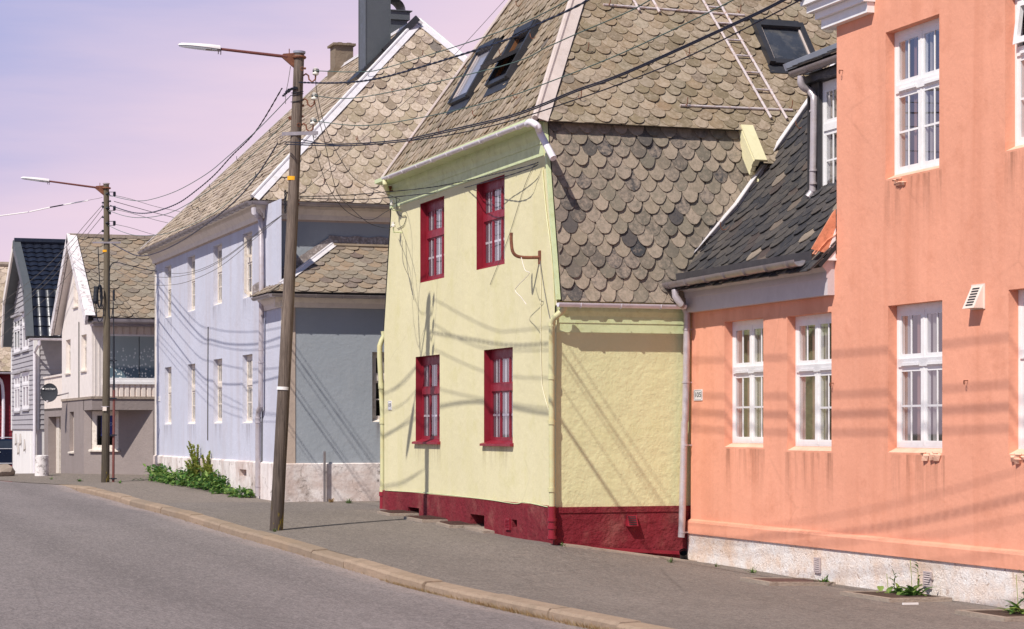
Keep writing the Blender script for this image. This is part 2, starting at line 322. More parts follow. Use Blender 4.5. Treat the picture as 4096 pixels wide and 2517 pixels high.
def kerbm():
    s = NT('granite_kerb'); r = s.isl(); n = s.noise(35,4,.75); m = s.noise(4,5,.7)
    col = s.ramp(r,(0,(.30,.225,.165)),(.5,(.40,.29,.21)),(1,(.34,.245,.17))); col = s.mix(s.fr(m,.45,.7,0,.5), col, (.22,.17,.12,1)); col = s.mix(s.fr(n,.56,.66,0,.5), col, (.16,.12,.09,1))
    s.bump(s.math('ADD',n,s.math('MULTIPLY',m,2)), .8, .02); return s.done(col,.85,0,.25)
M['kerb'] = kerbm()
def leafm(name, a, b, c):
    s = NT(name); col = s.ramp(s.isl(),(0,a),(.5,b),(1,c)); s.b.inputs['Subsurface Weight'].default_value = 0
    tr = s.node('ShaderNodeBsdfTranslucent'); s.put(tr.inputs[0], col); mx = s.node('ShaderNodeMixShader'); mx.inputs[0].default_value = .3
    s.done(col,.5,0,.35); s.l.new(s.b.outputs[0], mx.inputs[1]); s.l.new(tr.outputs[0], mx.inputs[2]); s.l.new(mx.outputs[0], s.n['Material Output'].inputs[0]); return s.m
M['leaf'] = leafm('weed_leaf', (.030,.095,.020), (.085,.19,.036), (.26,.36,.09))
M['leaf_seed'] = leafm('dock_seed', (.24,.30,.05), (.38,.44,.09), (.52,.48,.16))
M['dry'] = leafm('dry_grass', (.32,.19,.08), (.42,.27,.13), (.28,.24,.12))
M['grass'] = leafm('grass_blade', (.05,.11,.025), (.09,.16,.04), (.18,.19,.07))
def stainm(name):
    s = NT(name); s.m.use_nodes = True; g = s.node('ShaderNodeSeparateXYZ'); s.l.new(s.coord(kind='Generated'), g.inputs[0])
    st = s.noise(1,5,.7,s.coord((7,7,.5))); a = s.math('MULTIPLY', s.fr(st,.46,.72,0,.42), s.math('POWER', g.outputs[2], 1.3))
    tr = s.node('ShaderNodeBsdfTransparent'); mx = s.node('ShaderNodeMixShader'); s.l.new(a, mx.inputs[0]); s.l.new(tr.outputs[0], mx.inputs[1]); s.done((.16,.095,.06,1),.9,0,.1)
    s.l.new(s.b.outputs[0], mx.inputs[2]); s.l.new(mx.outputs[0], s.n['Material Output'].inputs[0]); return s.m
M['stain'] = stainm('rain_streak_stain')
# ------------------------------------------------------------------ building helpers
class Fr:   # wall frame: O + u*uv + z*Z + d*wv   (d = depth into the wall)
    def __init__(s, O, uv, wv): s.O, s.u, s.w = Vector(O), Vector(uv).normalized(), Vector(wv).normalized()
    def p(s, u, z, d=0): return s.O+s.u*u+s.w*d+Vector((0,0,z))
def FT(T): return Fr((T,0,0),(0,1,0),(1,0,0))
def FS(S): return Fr((0,S,0),(1,0,0),(0,1,0))
def fbox(mb, fr, u0,u1,z0,z1,d0,d1):
    mb.add([fr.p(u,z,d) for d in (d0,d1) for u,z in ((u0,z0),(u1,z0),(u1,z1),(u0,z1))],
           [(0,1,2,3),(7,6,5,4),(0,4,5,1),(1,5,6,2),(2,6,7,3),(3,7,4,0)])
def wall(mb, fr, u0,u1,z0,z1, holes=(), dep=.12, clip=None, reveal=True):
    us = sorted({u0,u1,*[h[0] for h in holes],*[h[1] for h in holes]}); zs = sorted({z0,z1,*[h[2] for h in holes],*[h[3] for h in holes]})
    us = [u for u in us if u0 <= u <= u1]; zs = [z for z in zs if z0 <= z <= z1]
    for a,b in zip(us,us[1:]):
        for c,d in zip(zs,zs[1:]):
            mu,mz = (a+b)/2,(c+d)/2
            if any(h[0]<mu<h[1] and h[2]<mz<h[3] for h in holes): continue
            q = [(a,c),(b,c),(b,d),(a,d)]
            if clip: q = clip2(q, clip)
            if len(q) > 2: mb.poly([fr.p(u,z) for u,z in q])
    if reveal:
        for h in holes: reveal_faces(mb, fr, h, dep)
def reveal_faces(mb, fr, h, dep):
    a,b,c,d = h[:4]
    for (p,q) in (((a,c),(b,c)),((b,c),(b,d)),((b,d),(a,d)),((a,d),(a,c))):
        mb.poly([fr.p(*p,0),fr.p(*q,0),fr.p(*q,dep),fr.p(*p,dep)])
def clip2(poly, cv):   # clip 2-D polygon to convex counter-clockwise cv
    out = poly
    for i in range(len(cv)):
        ax,ay = cv[i][:2]; bx_,by = cv[(i+1)%len(cv)][:2]; inp = out; out = []
        f = lambda p: (bx_-ax)*(p[1]-ay)-(by-ay)*(p[0]-ax)
        for j in range(len(inp)):
            p,q = inp[j],inp[(j+1)%len(inp)]; fp,fq = f(p),f(q)
            if fp >= 0: out.append(p)
            if fp*fq < 0:
                t = fp/(fp-fq); out.append(tuple(a+(b-a)*t for a,b in zip(p,q)))
        if not out: return []
    return out
def ccw(poly):
    a = sum(p[0]*q[1]-q[0]*p[1] for p,q in zip(poly, poly[1:]+poly[:1])); return poly if a > 0 else poly[::-1]

def curtain_mb(fr, u0,u1,z0,z1,d, rn, am=1.):
    mb = MB(); n = max(6,int((u1-u0)/.035)); ph = rn.random()*6
    pts = [(u0+(u1-u0)*i/n, d+am*(.010*math.sin(ph+i*1.35)+.004*math.sin(i*3.1))) for i in range(n+1)]
    mb.add([fr.p(u,z0,q) for u,q in pts]+[fr.p(u,z1,q) for u,q in pts], [(i,i+1,n+2+i,n+1+i) for i in range(n)]); return mb
def window(house, fr, h, dep, st, seed=1, name='window', label=None):
    u0,u1,z0,z1 = h[:4]; rn = random.Random(seed); fw = st.get('fw',.06); mb = MB(); W = u1-u0
    nc = st.get('nc',2); tf = st.get('tf',.62); tw = st.get('tw',.10); mw = st.get('mw',.06); top = st.get('top',fw)
    zi0,zi1 = z0+st.get('bot',fw),z1-top; zt = zi0+(zi1-zi0)*tf if tf else None
    D0,D1 = dep, dep+.07
    for a,b in ((u0,u0+fw),(u1-fw,u1)): fbox(mb,fr,a,b,z0,z1,D0,D1)
    fbox(mb,fr,u0+fw,u1-fw,z0,zi0,D0,D1); fbox(mb,fr,u0+fw,u1-fw,zi1,z1,D0,D1)
    if zt: fbox(mb,fr,u0+fw,u1-fw,zt-tw/2,zt+tw/2,D0-.015,D1)
    iw = (W-2*fw-(nc-1)*mw)/nc; sw = st.get('sw',.045); rows = [(zi0,zt-tw/2),(zt+tw/2,zi1)] if zt else [(zi0,zi1)]
    inner = MB(); pane = MB(); opn = st.get('open')
    for r,(ra,rb) in enumerate(rows):
        for c in range(nc):
            a = u0+fw+c*(iw+mw); b = a+iw
            if c < nc-1: fbox(mb,fr,b,b+mw,ra,rb,D0-.002,D1)
            if opn and opn == (r,c): continue
            if sw:
                for p,q in ((a,a+sw),(b-sw,b)): fbox(mb,fr,p,q,ra,rb,D0+.004,D0+.055)
                fbox(mb,fr,a+sw,b-sw,ra,ra+sw,D0+.004,D0+.055); fbox(mb,fr,a+sw,b-sw,rb-sw,rb,D0+.004,D0+.055)
            nv,nh = st['bars'][min(r,len(st['bars'])-1)]
            if (r,c) in st.get('plain',()): nv = nh = 0
            tgt = inner if st.get('inner') else mb; off = .013 if st.get('inner') else .005; bw = st.get('bw',.024)
            for k in range(nv):
                x = a+sw+(b-a-2*sw)*(k+1)/(nv+1); fbox(tgt,fr,x-bw/2,x+bw/2,ra+sw,rb-sw,D0+off,D0+off+.012)
            for k in range(nh):
                z = ra+sw+(rb-ra-2*sw)*(k+1)/(nh+1); fbox(tgt,fr,a+sw,b-sw,z-bw/2,z+bw/2,D0+off+.001,D0+off+.011)
            pane.poly([fr.p(a+sw*.6,ra+sw*.6,D0+.012),fr.p(b-sw*.6,ra+sw*.6,D0+.012),fr.p(b-sw*.6,rb-sw*.6,D0+.012),fr.p(a+sw*.6,rb-sw*.6,D0+.012)])
    if st.get('vents'):
        for c in range(nc):
            a = u0+fw+c*(iw+mw); fbox(mb,fr,a+.06,a+iw-.10,zt-tw*.36,zt-tw*.05,D0-.035,D0-.016)
            for q in (.25,.75): fbox(mb,fr,a+iw*q-.012,a+iw*q+.012,z0+.035,z0+.045,D0-.003,D0)
    if label is None: label = None
    w = mb.build(name, M[st['mat']], house); tag(w, label)
    if pane.v: pane.build('pane', M[st.get('glass','glass')], w)
    if inner.v: inner.build('glazing_bar', M[st['inner']], w)
    room = MB(); q = .75
    a0,a1,b0,b1 = u0-.02,u1+.02,z0-.02,z1+.02
    room.poly([fr.p(a0,b0,q),fr.p(a1,b0,q),fr.p(a1,b1,q),fr.p(a0,b1,q)])
    for (p,s_) in (((a0,b0),(a1,b0)),((a1,b0),(a1,b1)),((a1,b1),(a0,b1)),((a0,b1),(a0,b0))):
        room.poly([fr.p(*p,D1+.001),fr.p(*s_,D1+.001),fr.p(*s_,q),fr.p(*p,q)])
    room.build('room_lining', M[st.get('room','room')], w)
    for k,(c0,c1,m) in enumerate(st.get('curt',())):
        curtain_mb(fr,u0+fw+(W-2*fw)*c0,u0+fw+(W-2*fw)*c1,z0+.03,z1-.05,D0+st.get('cd',.05)+.004*(k%2),rn,st.get('cam',.8)).build('curtain', M[m], w)
    if st.get('stain'):
        k = st['stain']; s = MB(); s.poly([fr.p(u0-.06,z0-.02-k,-.004),fr.p(u1+.06,z0-.02-k,-.004),fr.p(u1+.06,z0-.02,-.004),fr.p(u0-.06,z0-.02,-.004)]); s.build('rain_stain', M['stain'], w)
    sl = st.get('sill')
    if sl:
        ov,th,out,rise = sl; s = MB()
        s.prism([fr.p(u0-ov,z0-th,-out),fr.p(u0-ov,z0,-out),fr.p(u0-ov,z0+rise,dep),fr.p(u0-ov,z0-th,dep)] if ov else
                [fr.p(u0+.001,z0+.001,.0),fr.p(u0+.001,z0+rise,dep-.001),fr.p(u0+.001,z0+.001,dep-.001)], fr.u*(W+2*ov-(0 if ov else .002)))
        s.build('sill', M[st['sillmat']], w)
    return w
def hole(xl,xr,yt,yb,T):
    a = onT(xl,yt,T); b = onT(xl,yb,T); c = onT(xr,yt,T); return (c.y,a.y,b.z,a.z)

def slates(mb, O, U, V, poly, w=.255, e=.17, arc=.155, lift=.022, seed=1, th=.012, jit=1.0, skip=None):
    """overlapping round-ended slates laid in courses over poly (u,v pairs) on the plane O,U,V"""
    O,U,V = Vector(O),Vector(U).normalized(),Vector(V).normalized(); N = U.cross(V)
    if N.z < 0: N = -N
    rn = random.Random(seed); cv = ccw([(float(a),float(b)) for a,b in poly])
    us = [p[0] for p in cv]; vs = [p[1] for p in cv]; r0 = -1; nr = int((max(vs)-min(vs))/e)+2
    for r in range(r0,nr):
        v = min(vs)+r*e; n0 = int(min(us)/w)-2; n1 = int(max(us)/w)+3
        for k in range(n0,n1):
            ww = w*(.975+.045*rn.uniform(-1,1)); cu = (k+(.5 if r%2 else 0))*w+rn.uniform(-.012,.012)*jit; cvv = v+rn.gauss(0,.008)*jit-(.03 if rn.random() < .02 else 0); ro = rn.gauss(0,.03)*jit
            ar = arc*(1+.08*rn.uniform(-1,1)); L = e*2.15; li = lift*(1+.35*rn.uniform(-1,1))
            pts = [(-ww/2*math.cos(t),ar-ar*math.sin(t)) for t in [math.pi*i/8 for i in range(9)]]
            pts = [(x+rn.uniform(-.004,.004)*jit,y+rn.uniform(-.004,.004)*jit) for x,y in pts]+[(ww/2,L),(-ww/2,L)]
            c_,s_ = math.cos(ro),math.sin(ro); P = [(cu+x*c_-y*s_, cvv+x*s_+y*c_, y) for x,y in pts]
            if not any(min(us)-w<p[0]<max(us)+w for p in P): continue
            if skip and skip(cu,cvv+e*.5): continue
            P = clip2(P, cv)
            if len(P) < 3: continue
            tp = [O+U*p[0]+V*p[1]+N*(li*(1-p[2]/L)+th) for p in P]; bt = [q-N*th for q in tp]; n = len(P)
            mb.add(tp+bt, [tuple(range(n))]+[(i,n+i,n+(i+1)%n,(i+1)%n) for i in range(n)])
    return mb
def slab(mb, pts, t, n=None):
    p = [Vector(q) for q in pts]; N = n or (p[1]-p[0]).cross(p[2]-p[0]).normalized()
    if N.z < 0: N = -N
    return mb.prism(p, -N*t)
def hipcap(mb, p0, p1, n1, n2, w1, w2, r=.035, t=.012):
    """metal strips on both planes beside a hip line and a roll on top"""
    p0,p1 = Vector(p0),Vector(p1); a = (p1-p0).normalized()
    for n,w in ((n1,w1),(n2,w2)):
        s = n.cross(a).normalized()
        o = n2 if n is n1 else n1
        if s.dot(o) > 0: s = -s
        up = n*.045
        mb.prism([p0+up,p0+up+s*w,p0+up+s*w+n*t,p0+up+n*t], p1-p0)
    m = (n1+n2).normalized()*.05; mb.tube([p0+m,p1+m], r, 8)
def hooks(mb, pts, V, N, s=.16):
    V,N = Vector(V).normalized(),Vector(N).normalized()
    for p in pts:
        p = Vector(p); mb.tube([p+V*.12+N*.02,p+V*.02+N*.03,p-V*.02+N*.06,p-V*.01+N*s*.6,p+V*.04+N*s*.85], .0075, 5)
def hook1(p,V,N,s,parent,m='rust'):
    mb = MB(); hooks(mb,[p],V,N,s); return mb.build('snow_hook', M[m], parent)
def cable(pts, r, n=6, sub=6):
    """smooth cable through the points"""
    P = [Vector(p) for p in pts]; out = []
    if len(P) == 2: return [P[0],P[1]]
    for i in range(len(P)-1):
        p0 = P[max(i-1,0)]; p1 = P[i]; p2 = P[i+1]; p3 = P[min(i+2,len(P)-1)]
        for k in range(sub):
            t = k/sub; out.append(.5*((2*p1)+(p2-p0)*t+(2*p0-5*p1+4*p2-p3)*t*t+(3*p1-p0-3*p2+p3)*t**3))
    return out+[P[-1]]
def text_mb(mb, txt, o, X, Y, size, xs=1.0, th=.004, align='CENTER'):
    c = bpy.data.curves.new('lettering','FONT'); c.body = txt; c.size = size; c.align_x = align; c.align_y = 'CENTER'; c.extrude = 0
    ob = bpy.data.objects.new('lettering', c); COL.objects.link(ob); dg = bpy.context.evaluated_depsgraph_get(); dg.update()
    me = bpy.data.meshes.new_from_object(ob.evaluated_get(dg)); o,X,Y = Vector(o),Vector(X).normalized(),Vector(Y).normalized(); Z = X.cross(Y)
    mb.add([o+X*v.co.x*xs+Y*v.co.y+Z*th for v in me.vertices], [tuple(p.vertices) for p in me.polygons])
    bpy.data.objects.remove(ob); bpy.data.curves.remove(c); bpy.data.meshes.remove(me); return mb

# ------------------------------------------------------------------ ground, road, pavement, kerb
def sheet(name, mat, rows, uvs=None):
    mb = MB(); n = len(rows[0]); mb.v = [tuple(p) for r in rows for p in r]; mb.uv = uvs
    mb.f = [(i*n+k,i*n+k+1,(i+1)*n+k+1,(i+1)*n+k) for i in range(len(rows)-1) for k in range(n-1)]
    return tag(mb.build(name, mat, smooth=True, ang=60), kind='structure')
Sr = np.concatenate([np.arange(-8,60,.5), np.arange(60,111,1.5)])
rows = []; uv = []
for S in Sr:
    k = TK(S); us = np.array([0,-.1,-.2,-.35,-.6,-1,-1.5,-2.2,-3,-4,-6,-9,-13,-18,-26]); T = k+us
    z = Garr(T,np.full_like(T,S))-kerb_h(S)+np.interp(us,[-.6,0],[.03,0])*(1)
    rows.append([(t,S,q) for t,q in zip(T,z)]); uv += [(u,S) for u in us]
sheet('road', M['road'], rows, uv)
rows = []
for S in Sr:
    k = TK(S)+(.24 if S < 55.9 else -.02); T = k+np.concatenate([np.linspace(0,1,9)[:-1]*min(3.5,99), np.linspace(3.5,20,24)])
    z = Garr(T,np.full_like(T,S)); rows.append([(t,S,q) for t,q in zip(T,z)])
sheet('pavement', M['pave'], rows)
kb = MB(); S = -8.0; rk = random.Random(4)
while S < 55.6:
    L = rk.uniform(1.1,2.0); a,b = S+.006,S+L-.006; T0,T1 = TK(a),TK(b); j = rk.uniform(-.012,.012); hz = rk.uniform(-.006,.012)
    n = 4; pts = []
    for i in range(n+1):
        s = a+(b-a)*i/n; t = TK(s)+j; g = G(t+.1,s)+hz; lo = g-kerb_h(s)-.15
        wob = rk.uniform(-.006,.006)
        pts.append([(t-.01+wob,s,lo),(t+wob,s,g-.035),(t+.03+wob,s,g-.004),(t+.25,s,g+.004),(t+.25,s,lo)])
    m = 5; vs = [p for q in pts for p in q]
    kb.add(vs, [(i*m+k,(i+1)*m+k,(i+1)*m+(k+1)%m,i*m+(k+1)%m) for i in range(n) for k in range(m)]+[tuple(range(m)),tuple(range(n*m,n*m+m))[::-1]])
    S += L
tag(kb.build('kerb', M['kerb']), kind='structure')
g = MB(); g.poly([(-900,-300,-1.6),(900,-300,-1.6),(900,1400,-1.6),(-900,1400,-1.6)]); tag(g.build('ground', M['ground']), kind='structure')
ap = MB(); n_ = 14
for i in range(n_+1):
    t = 11.05+i/n_*2.03; w_ = .16+.26*i/n_
    for b in (30.28,30.28-w_): ap.v.append((t,b,G(t,b)+.022))
    ap.v.append((t,30.28-w_-.01,G(t,30.0)-.1))
ap.f = [(i*3+k,i*3+k+1,(i+1)*3+k+1,(i+1)*3+k) for i in range(n_) for k in range(2)]; tag(ap.build('concrete_path', M['concrete']), kind='structure')
# dry grass along the kerb
dg = MB(); rk = random.Random(11)
for i in range(2600):
    s = 18+rk.random()**1.0*9.5 if i < 2300 else rk.uniform(27,46); 
    if rk.random() < .25+.25*math.sin(s*2.1): continue
    t = TK(s)-.035+rk.uniform(-.05,.02); z = G(t,s)-kerb_h(s)+.012; h = rk.uniform(.02,.075)*(1 if s < 25 else .6); a = rk.random()*6.28; l = rk.uniform(.01,.05)
    c,s_ = math.cos(a)*.004,math.sin(a)*.004
    dg.poly([(t-c,s-s_,z),(t+c,s+s_,z),(t-l+rk.uniform(-.02,.02),s+rk.uniform(-.04,.04),z+h)])
tag(dg.build('dry_grass', M['dry']), 'dry straw coloured grass growing along the foot of the kerb','grass',kind='stuff')

# ================================================================== PALE GREEN HOUSE
T0 = 11.0; SA,SB = 30.3,39.6
gh = thing('green_house','pale yellow green plastered house with dark red windows and a steep slate roof','house',(T0,SA,.1))
fT = FT(T0); fS = FS(SA)
W_ = [hole(1681,1777,816,1132,T0),hole(1906,2018.5,736,1081,T0),hole(1662.7,1759,1428.5,1768,T0),hole(1936,2051,1401,1775,T0)]
vents = [hole(1632,1676,2028,2068,T0-.03),hole(1881,1937,2056,2108,T0-.03),hole(2048,2068,2078,2108,T0-.03)]
zb = 1.7-1.13; clip = ccw([(SA,-1),(SB,-1),(SB,3.6),(39.05,6.3),(30.80,6.3),(SA-.06,3.6)])
mb = MB(); wall(mb,fT,SA-.1,SB,zb,6.3,W_,.115,clip,reveal=False)
mb.poly([(T0,SB,-.5),(21,SB,-.5),(21,SB,3.6),(T0,SB,3.6)]); mb.poly([(21,SA,-.5),(21,SB,-.5),(21,SB,6.2),(21,SA,6.2)])
mb.build('wall', M['green_wall'], gh)
mb = MB(); wall(mb,fS,T0,21,zb,3.62); mb.build('side_wall', M['green_side'], gh)
# plinth
mb = MB(); fb = FT(T0-.03); wall(mb,fb,SA-.03,SB+.02,-.6,zb,vents,.25)
mb.poly([(T0-.03,SA-.03,zb),(T0-.03,SB+.02,zb),(T0,SB,zb+.015),(T0,SA,zb+.015)])
mb.build('plinth', M['red_base'], gh)
mb = MB(); fb2 = FS(SA-.03); wall(mb,fb2,T0-.03,14,-.6,zb-.09); mb.poly([fb2.p(T0-.03,zb-.09,0),fb2.p(14,zb-.09,0),fb2.p(14,zb-.06,.03),fb2.p(T0-.03,zb-.06,.03)]); fbox(mb,fb2,T0-.03,14,zb-.085,zb,-.012,.03)
s = mb.build('plinth_end', M['red_base'], gh)
mb = MB(); p = onS(2290,2190,SA-.07); q = onS(2722,2212,SA-.07); mb.obox((p+q)/2,(q-p)/2,(0,.02,0),(0,0,.025)); mb.build('ledge_pipe', M['red_paint'], gh)
for h in vents[:2]:
    mb = MB(); mb.poly([fb.p(h[0],h[2],.25),fb.p(h[1],h[2],.25),fb.p(h[1],h[3],.25),fb.p(h[0],h[3],.25)]); mb.build('cellar_opening', M['room'], gh)
def louvre(fr,u0,u1,z0,z1,n,mat,parent,out=.03,slope=0,name='vent'):
    mb = MB(); b = .018; fbox(mb,fr,u0,u0+b,z0,z1,-out,0); fbox(mb,fr,u1-b,u1,z0,z1,-out,0); fbox(mb,fr,u0+b,u1-b,z1-b,z1,-out,0); fbox(mb,fr,u0+b,u1-b,z0,z0+b,-out,0)
    for i in range(n):
        z = z0+b+(z1-z0-2*b)*(i+.5)/n; hh = (z1-z0)/n*.26
        mb.add([fr.p(u,zz,d) for u in (u0+b,u1-b) for zz,d in ((z-hh,-out*.95),(z-hh+.006,-out*.95),(z+hh+.006,-.004),(z+hh,-.004))],[(0,1,5,4),(1,2,6,5),(2,3,7,6),(3,0,4,7),(0,3,2,1),(4,5,6,7)])
    o = mb.build(name, M[mat], parent); k = MB(); k.poly([fr.p(u0+b,z0+b,-.003),fr.p(u1-b,z0+b,-.003),fr.p(u1-b,z1-b,-.003),fr.p(u0+b,z1-b,-.003)]); k.build('vent_back', M['room'], o); return o
h = hole(2026,2044,2074,2118,T0-.03); louvre(fb,h[0],h[1],h[2],h[3],6,'red_paint',gh)
a = onS(2503,2062,SA-.03); b = onS(2544,2104,SA-.03)
mb = MB(); x0,x1,z0,z1 = a.x,b.x,b.z,a.z
mb.prism([fb2.p(x0,z1,0),fb2.p(x0,z1,-.03),fb2.p(x0,z0,-.10),fb2.p(x0,z0,0)],(x1-x0,0,0)); v = mb.build('hooded_vent', M['red_paint'], gh)
mb = MB()
for i in range(5):
    t = (i+.7)/5.6; z = z1+(z0-z1)*t; d = -.03-.07*t; mb.obox(fb2.p((x0+x1)/2,z,d-.003),((x1-x0)*.36,0,0),(0,.006,0),(0,0,.007))
mb.build('vent_slot', M['room'], v)
M['vent_plastic2'] = paint('cream_cable', (.74,.68,.50,1), .5, 0, .05, 0); M['curtain_grey'] = paint('grey_net_curtain', (.13,.122,.14,1), .9, 0, .15, .1)
# windows
st = dict(mat='red_paint',fw=.055,nc=3,tf=.63,tw=.11,mw=.045,sw=.026,bars=((1,1),(1,0)),inner='white_paint',cd=.019,cam=.15,bw=.036,top=.13,bot=.08,room='room_pale',curt=((.0,.44,'curtain_grey'),(.50,1.0,'curtain_grey')))
for i,h in enumerate(W_):
    if i >= 2: st = dict(st, stain=.5, sill=(.045,.035,.06,.05), sillmat='red_paint')
    else: st = dict(st, sill=(0,.02,0,.05), sillmat='red_paint')
    w = window(gh,fT,h,.115,st,seed=i)
    mb = MB(); reveal_faces(mb,fT,h,.115); mb.build('reveal', M['red_paint'], w)
# cornice under the front gutter
z = 6.25; mb = MB()
prof = [(0,z-.50),(-.012,z-.50),(-.012,z-.32),(-.025,z-.32),(-.025,z-.24),(-.06,z-.17),(-.06,z-.08),(-.30,z-.05),(-.30,z+.02),(0,z+.04)]
mb.prism([(T0+x,30.78,zz) for x,zz in prof],(0,8.4,0)); mb.build('front_cornice', M['green_trim'], gh)
zs = 3.56; mb = MB(); prof = [(0,zs-.44),(-.01,zs-.44),(-.01,zs-.30),(-.02,zs-.30),(-.02,zs-.2),(-.05,zs-.13),(-.05,zs-.05),(0,zs-.05)]
mb.prism([(T0-.0,SA+y,zz) for y,zz in prof],(4,0,0)); mb.build('side_cornice', M['green_trim'], gh)
# steep slate-hung side between the eaves
lowA,lowB = Vector((T0,SA-.10,3.58)),Vector((T0,30.78,6.27)); V = (lowB-lowA).normalized(); L = (lowB-lowA).length; U = Vector((1,0,0))
mb = MB(); slab(mb,[lowA,lowA+U*3.25,lowB+U*3.25,lowB],.05,Vector((0,-1,.2)).normalized()); deck = mb.build('steep_roof', M['slate_deck'], gh)
mb = MB(); slates(mb,lowA+Vector((0,-.01,.0)),U,V,[(.05,-.02),(3.25,-.02),(3.25,L-.02),(.05,L-.02)],.262,.172,.185,.040,3); mb.build('hung_slates', M['slate_wall'], deck)
mb = MB(); N = Vector((0,-V.z,V.y)); mb.obox(lowA+V*L/2+N*.02,(.028,0,0),V*(L/2),N*.03); mb.build('wall_edge', M['green_trim'], gh)
mb = MB(); lb2 = Vector((T0,SB+.06,3.58)); lt2 = Vector((T0,39.05,6.27)); mb.prism([lb2,lt2,lt2+Vector((10,0,0)),lb2+Vector((10,0,0))],(0,-.06,-.02)); mb.build('far_steep_roof', M['slate_deck'], gh)
# upper roof
ze,m_f,m_s = 6.27,1.75,1.21; TE,S0,S1 = 10.85,30.66,39.1; rise = 4.25*m_s; TR = TE+rise/m_f; RZ = ze+rise; SM = (S0+S1)/2; TX = 21.2
e0,e1,r0,r1 = Vector((TE,S0,ze)),Vector((TE,S1,ze)),Vector((TR,SM,RZ)),Vector((TX,SM,RZ))
nF = Vector((-m_f,0,1)).normalized(); nS = Vector((0,-m_s,1)).normalized()
mb = MB(); slab(mb,[e0,e1,r0],.05,nF); slab(mb,[e0,r0,r1,Vector((TX,S0,ze))],.05,nS); slab(mb,[e1,Vector((TX,S1,ze)),r1,r0],.05,Vector((0,m_s,1)).normalized())
ext = .46; slab(mb,[Vector((14.22,S0,ze)),Vector((TX,S0,ze)),Vector((TX,S0-ext,ze-ext*m_s)),Vector((14.22,S0-ext,ze-ext*m_s))],.05,nS)
roof = mb.build('roof', M['slate_deck'], gh)
VF = Vector((1,0,m_f)).normalized(); VS = Vector((0,1,m_s)).normalized(); LF = rise/VF.z; LS = rise/VS.z
# roof lights on the front hip and side slope, measured as corner points on their planes
def rl(c, P, n, U, V):
    p = [onP(x,y,P,n) for x,y in c]; o = sum(p,Vector())/4; W = (abs((p[1]-p[0]).dot(U))+abs((p[2]-p[3]).dot(U)))/2; H = (abs((p[0]-p[3]).dot(V))+abs((p[1]-p[2]).dot(V)))/2
    return o,W,H
UF = Vector((0,-1,0))
RL = [rl([(1942,198),(2008,180),(1888,403),(1819,421)],e0,nF,UF,VF), rl([(2088,132),(2172,100),(2046,323),(1966,356)],e0,nF,UF,VF)]
RLS = rl([(2999,104),(3196,113),(3275,281),(3076,268)],e0,nS,U,VS)
def skipper(lst, O, U, V):
    q = [((o-O).dot(U),(o-O).dot(V),W/2+.02,H/2+.02) for o,W,H in lst]
    return lambda u,v: any(abs(u-a)<w and abs(v-b)<h for a,b,w,h in q)
mb = MB(); slates(mb,e1,UF,VF,[(0,-.06),(S1-S0,-.06),(4.25,LF)],.24,.165,.13,.030,5,skip=skipper(RL,e1,UF,VF)); mb.build('front_slates', M['slate_green'], roof)
mb = MB(); slates(mb,e0,U,VS,[(0,-.06),(9.5,-.06),(9.5,LS),(TR-TE,LS)],.262,.172,.16,.030,6,skip=skipper([RLS],e0,U,VS))
EX = ext*math.sqrt(1+m_s*m_s); slates(mb,e0,U,VS,[(3.42,-EX-.05),(9.5,-EX-.05),(9.5,.1),(3.42,.1)],.262,.172,.16,.030,8); mb.build('side_slates', M['slate_green'], roof)
mb = MB(); hipcap(mb,e0-Vector((.03,.03,.03)),r0,nF,nS,.07,.17,.045); mb.build('hip_flashing', M['trim_cream'], roof)
mb = MB(); hipcap(mb,e1,r0,nF,Vector((0,m_s,1)).normalized(),.07,.1,.03); mb.build('far_hip_flashing', M['trim_cream'], roof)
mb = MB(); mb.tube([r0+Vector((0,0,.05)),r1+Vector((0,0,.05))],.09,8); mb.build('ridge_cap', M['trim_cream'], roof)
# green verge of the lower roof and the cheek under it
mb = MB(); a = Vector((14.16,S0+.02,ze+.03)); b = Vector((14.16,S0-ext-.02,ze-ext*m_s)); d = (b-a).normalized(); nn = Vector((0,-d.z,d.y)); nn = nn if nn.z > 0 else -nn
for k,(o,hh,tt) in enumerate(((.02,.10,.05),(-.09,.085,.035),(-.18,.07,.02))): mb.obox((a+b)/2+nn*(o-.06),(b-a)/2,nn*(hh/2),(tt,0,0))
mb.obox((a+b)/2+nn*.03+Vector((.06,0,0)),(b-a)/2,nn*.015,(.10,0,0)); mb.build('verge_board', M['green_wall'], gh)
mb = MB(); mb.prism([(14.24,30.9,6.05),(14.24,30.25,3.7),(14.24,30.05,3.7),(14.24,30.05,5.2)],(.05,0,0)); mb.build('verge_cheek', M['green_wall'], gh)
for x,y in ((2346,210),(2748,232),(2316,405)): hook1(onP(x,y,e0,nS),VS,nS,.2,roof)
for x,y in ((2085,30),(2143,160),(2075,398),(1912,468),(1880,285),(2018,222),(1775,540),(1650,575)): hook1(onP(x,y,e0,nF),VF,nF,.16,roof)
